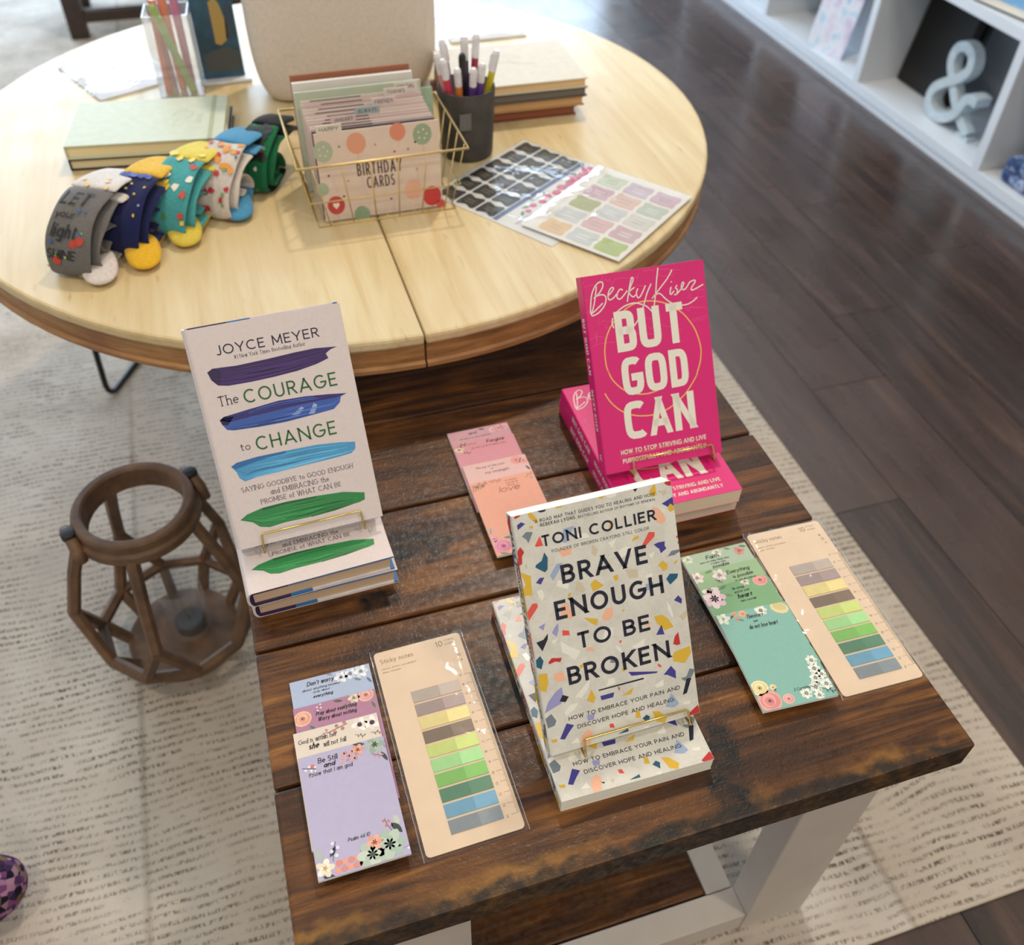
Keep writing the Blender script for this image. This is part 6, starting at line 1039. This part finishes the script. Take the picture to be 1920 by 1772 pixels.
# ------------------------------------------------------------------ purple flowered bag at the left on the rug
m, nt, b_ = newmat('purple_flowered_cloth', .9, spec=.1); v = mapping(nt, (1, 1, 1)); vo = nd(nt, 'ShaderNodeTexVoronoi'); vo.inputs['Scale'].default_value = 120; nt.links.new(v, vo.inputs['Vector'])
sx_ = nd(nt, 'ShaderNodeSeparateColor'); nt.links.new(vo.outputs['Color'], sx_.inputs[0])
nt.links.new(ramp(nt, sx_.outputs[0], [(0.1, '1d1a2a'), (0.4, '4a3256'), (0.62, '7a4a74'), (0.8, 'a8829c'), (0.95, '6a5a3c')]), b_.inputs['Base Color']); bump(nt, b_, noise(nt, v, 300, 2), .4, .001); M_bag = m
bag = thing('cloth_bag', 'small purple flowered cloth bag standing on the rug', 'bag', (-.490, .600, RZ), .3)
MB().box(-.07, .07, -.05, .05, 0, .10).build('bag_body', M_bag, bag, sub=3, smooth=True)
MB().tube([(-.03, 0, .085), (-.035, 0, .12), (0, 0, .14), (.035, 0, .12), (.03, 0, .085)], .005, 8).build('handle', M_bag, bag, smooth=True)

# ------------------------------------------------------------------ white cube bookcase along the right wall
bx0, bx1 = 1.953, 2.30; dv = [.665, 1.276, 1.886, 2.491, 3.100, 3.710, 4.32]
bc = thing('bookcase', 'long white open-cube bookcase along the right wall', 'bookcase', (2.12, 2.49, 0))
T_ = .030
loc(MB().box(bx0 + .004, bx1, dv[0], dv[-1], 0, .022).build('plinth', M_shelfw, bc), bc)
zs = [.022, .386, .75, 1.114]
for z in zs: loc(MB().box(bx0, bx1, dv[0] - T_ / 2, dv[-1] + T_ / 2, z, z + T_).build('shelf_board', M_shelfw, bc, bevel=.001), bc)
for y in dv:
    for z in zs[:-1]: loc(MB().box(bx0, bx1, y - T_ / 2, y + T_ / 2, z + T_, z + .364).build('divider', M_shelfw, bc, bevel=.001), bc)
for i in range(len(dv) - 1):
    for z in zs[:-1]: loc(MB().box(bx1 - .006, bx1 - .001, dv[i] + T_ / 2, dv[i + 1] - T_ / 2, z + T_, z + .364).build('back_panel', M_shelfw, bc), bc)
S1, S2 = .0525, .4165
# ampersand
am = thing('ampersand_sign', 'white ampersand letter standing on the bottom shelf in front of a black book', 'ornament', (2.025, 2.135, S1), 0)
sk = [(.95, .0), (.62, .22), (.36, .52), (.22, .74), (.26, .93), (.42, 1.0), (.57, .93), (.60, .76), (.47, .60), (.26, .46), (.10, .32), (.06, .16), (.16, .03), (.34, .0), (.54, .08), (.68, .24), (.76, .42), (.86, .47), (.98, .46)]
sk = smooth(sk, 4); A_ = Ink(); A_.line([(-x * .21 + .1, .018 + y * .205) for x, y in sk], .027, 'ffffff', 0)
b = MB()
for pts, c, l in A_.p:
    pts = pts if sum(pts[i - 1][0] * pts[i][1] - pts[i][0] * pts[i - 1][1] for i in range(4)) > 0 else pts[::-1]
    e_ = .00015 * len(b.f) / 6; b.add([(-e_, x, z) for x, z in pts] + [(.028 + e_, x, z) for x, z in pts], [(3, 2, 1, 0), (4, 5, 6, 7)] + [(i, (i + 1) % 4, 4 + (i + 1) % 4, 4 + i) for i in range(4)])
b.build('letter', plain('pale_grey_paint', 'b9c4c8', .5), am)
MB().box(0, .03, -.112, -.06, 0, .012).build('foot', plain('pale_grey_paint', 'b9c4c8', .5), am); MB().box(0, .03, .02, .08, 0, .010).build('foot', plain('pale_grey_paint', 'b9c4c8', .5), am)
# black books leaning
M_bk = plain('black_cloth', '161412', .7)
for lb, x, y, h, d, t, w in (('large black album leaning on the bottom shelf behind the ampersand', 2.09, 2.355, .255, .225, .03, 0), ('slim black album leaning against the larger one on the bottom shelf', 2.128, 2.352, .275, .235, .016, 0)):
    r = thing('album', lb, 'album', (x, y, S1 + .0052), 0, 'black albums on the bottom shelf'); r.rotation_euler = (0, math.radians(9), 0)
    MB().box(0, t, -d / 2, d / 2, 0, h).build('cover', M_bk, r, bevel=.002); MB().box(.003, t - .003, -d / 2 - .0006, d / 2 - .004, .003, h - .003).build('page_block', plain('dark_pages', '2a2620', .8), r)
# tent-folded printed card
tc = thing('tent_card', 'pale printed card folded like a tent on the bottom shelf', 'card', (2.03, 2.74, S1), .25)
m, nt, b_ = newmat('pastel_print', .5); v = mapping(nt, (1, 1, 1)); nt.links.new(ramp(nt, noise(nt, v, 16, 3), [(.3, '7fb0d0'), (.45, 'd8d8dc'), (.6, 'c8b8cc'), (.75, '9aa0c4')]), b_.inputs['Base Color']); M_pr = m
for sg in (1, -1):
    q = MB().box(-.002, .0, -.08, .08, 0, .24).build('panel', M_pr if sg > 0 else M_shelfw, tc); q.location = (-.055 * sg, 0, 0); q.rotation_euler = (0, math.radians(13) * sg, 0)
# folded blue cloths
m, nt, b_ = newmat('blue_print_cloth', .9); v = mapping(nt, (1, 1, 1)); nt.links.new(ramp(nt, noise(nt, v, 38, 3), [(.32, '222a48'), (.5, '3f5a88'), (.62, 'a8b4c8'), (.74, '8a4a44')]), b_.inputs['Base Color']); M_bl = m
for i, lb in enumerate(('folded blue patterned cloth at the bottom of the pile on the low shelf', 'folded blue patterned cloth on top of the pile on the low shelf')):
    r = thing('folded_cloth', lb, 'cloth', (2.07, 1.745, S1 + i * .036), .1 * i, 'folded blue cloths'); MB().box(-.095, .095, -.11, .075, 0, .036).build('folds', M_bl, r, bevel=.012, seg=3, smooth=True)
ub = thing('book', 'blue and black book lying on the middle shelf', 'book', (2.045, 2.025, S2 + .0), .15)
MB().box(-.075, .075, -.1, .1, 0, .004).build('cover', M_bk, ub); MB().box(-.073, .073, -.097, .097, .004, .024).build('page_block', M_page, ub); MB().box(-.075, .075, -.1, .1, .024, .028).build('cover', plain('sky_blue_cover', '7fb2dc', .4), ub)
ub2 = thing('book', 'pale blue box book lying further along the middle shelf', 'book', (2.06, 2.30, S2), -.1)
MB().box(-.08, .08, -.11, .11, 0, .004).build('cover', plain('pale_blue_cover', 'b8cfe2', .4), ub2); MB().box(-.078, .078, -.107, .107, .004, .026).build('page_block', M_page, ub2); MB().box(-.08, .08, -.11, .11, .026, .03).build('cover', plain('pale_blue_cover', 'b8cfe2', .4), ub2)

# ------------------------------------------------------------------ dark framed bench far behind the round table
bn = thing('bench', 'dark wooden framed bench with a pale padded seat beyond the round table', 'bench', (-.21, 3.76, RZ))
M_bw = plain('dark_bench_wood', '3a2a22', .5, var=.15)
for x in (-.24, .55):
    for y in (-.16, .16): MB().box(x, x + .06, y, y + .05, 0, .42).build('leg', M_bw, bn, bevel=.003)
for y in (-.155, .165): MB().box(-.19, .55, y, y + .03, .05, .085).build('rail', M_bw, bn, bevel=.002)
MB().box(-.19, .55, .172, .19, .09, .42).build('back_panel', plain('pale_blue_seat', 'b4c2d6', .7), bn); MB().box(-.26, .62, -.18, .23, .42, .45).build('seat_frame', M_bw, bn, bevel=.003); MB().box(-.25, .61, -.17, .22, .45, .50).build('seat_pad', plain('pale_blue_seat', 'b4c2d6', .7), bn, bevel=.015)
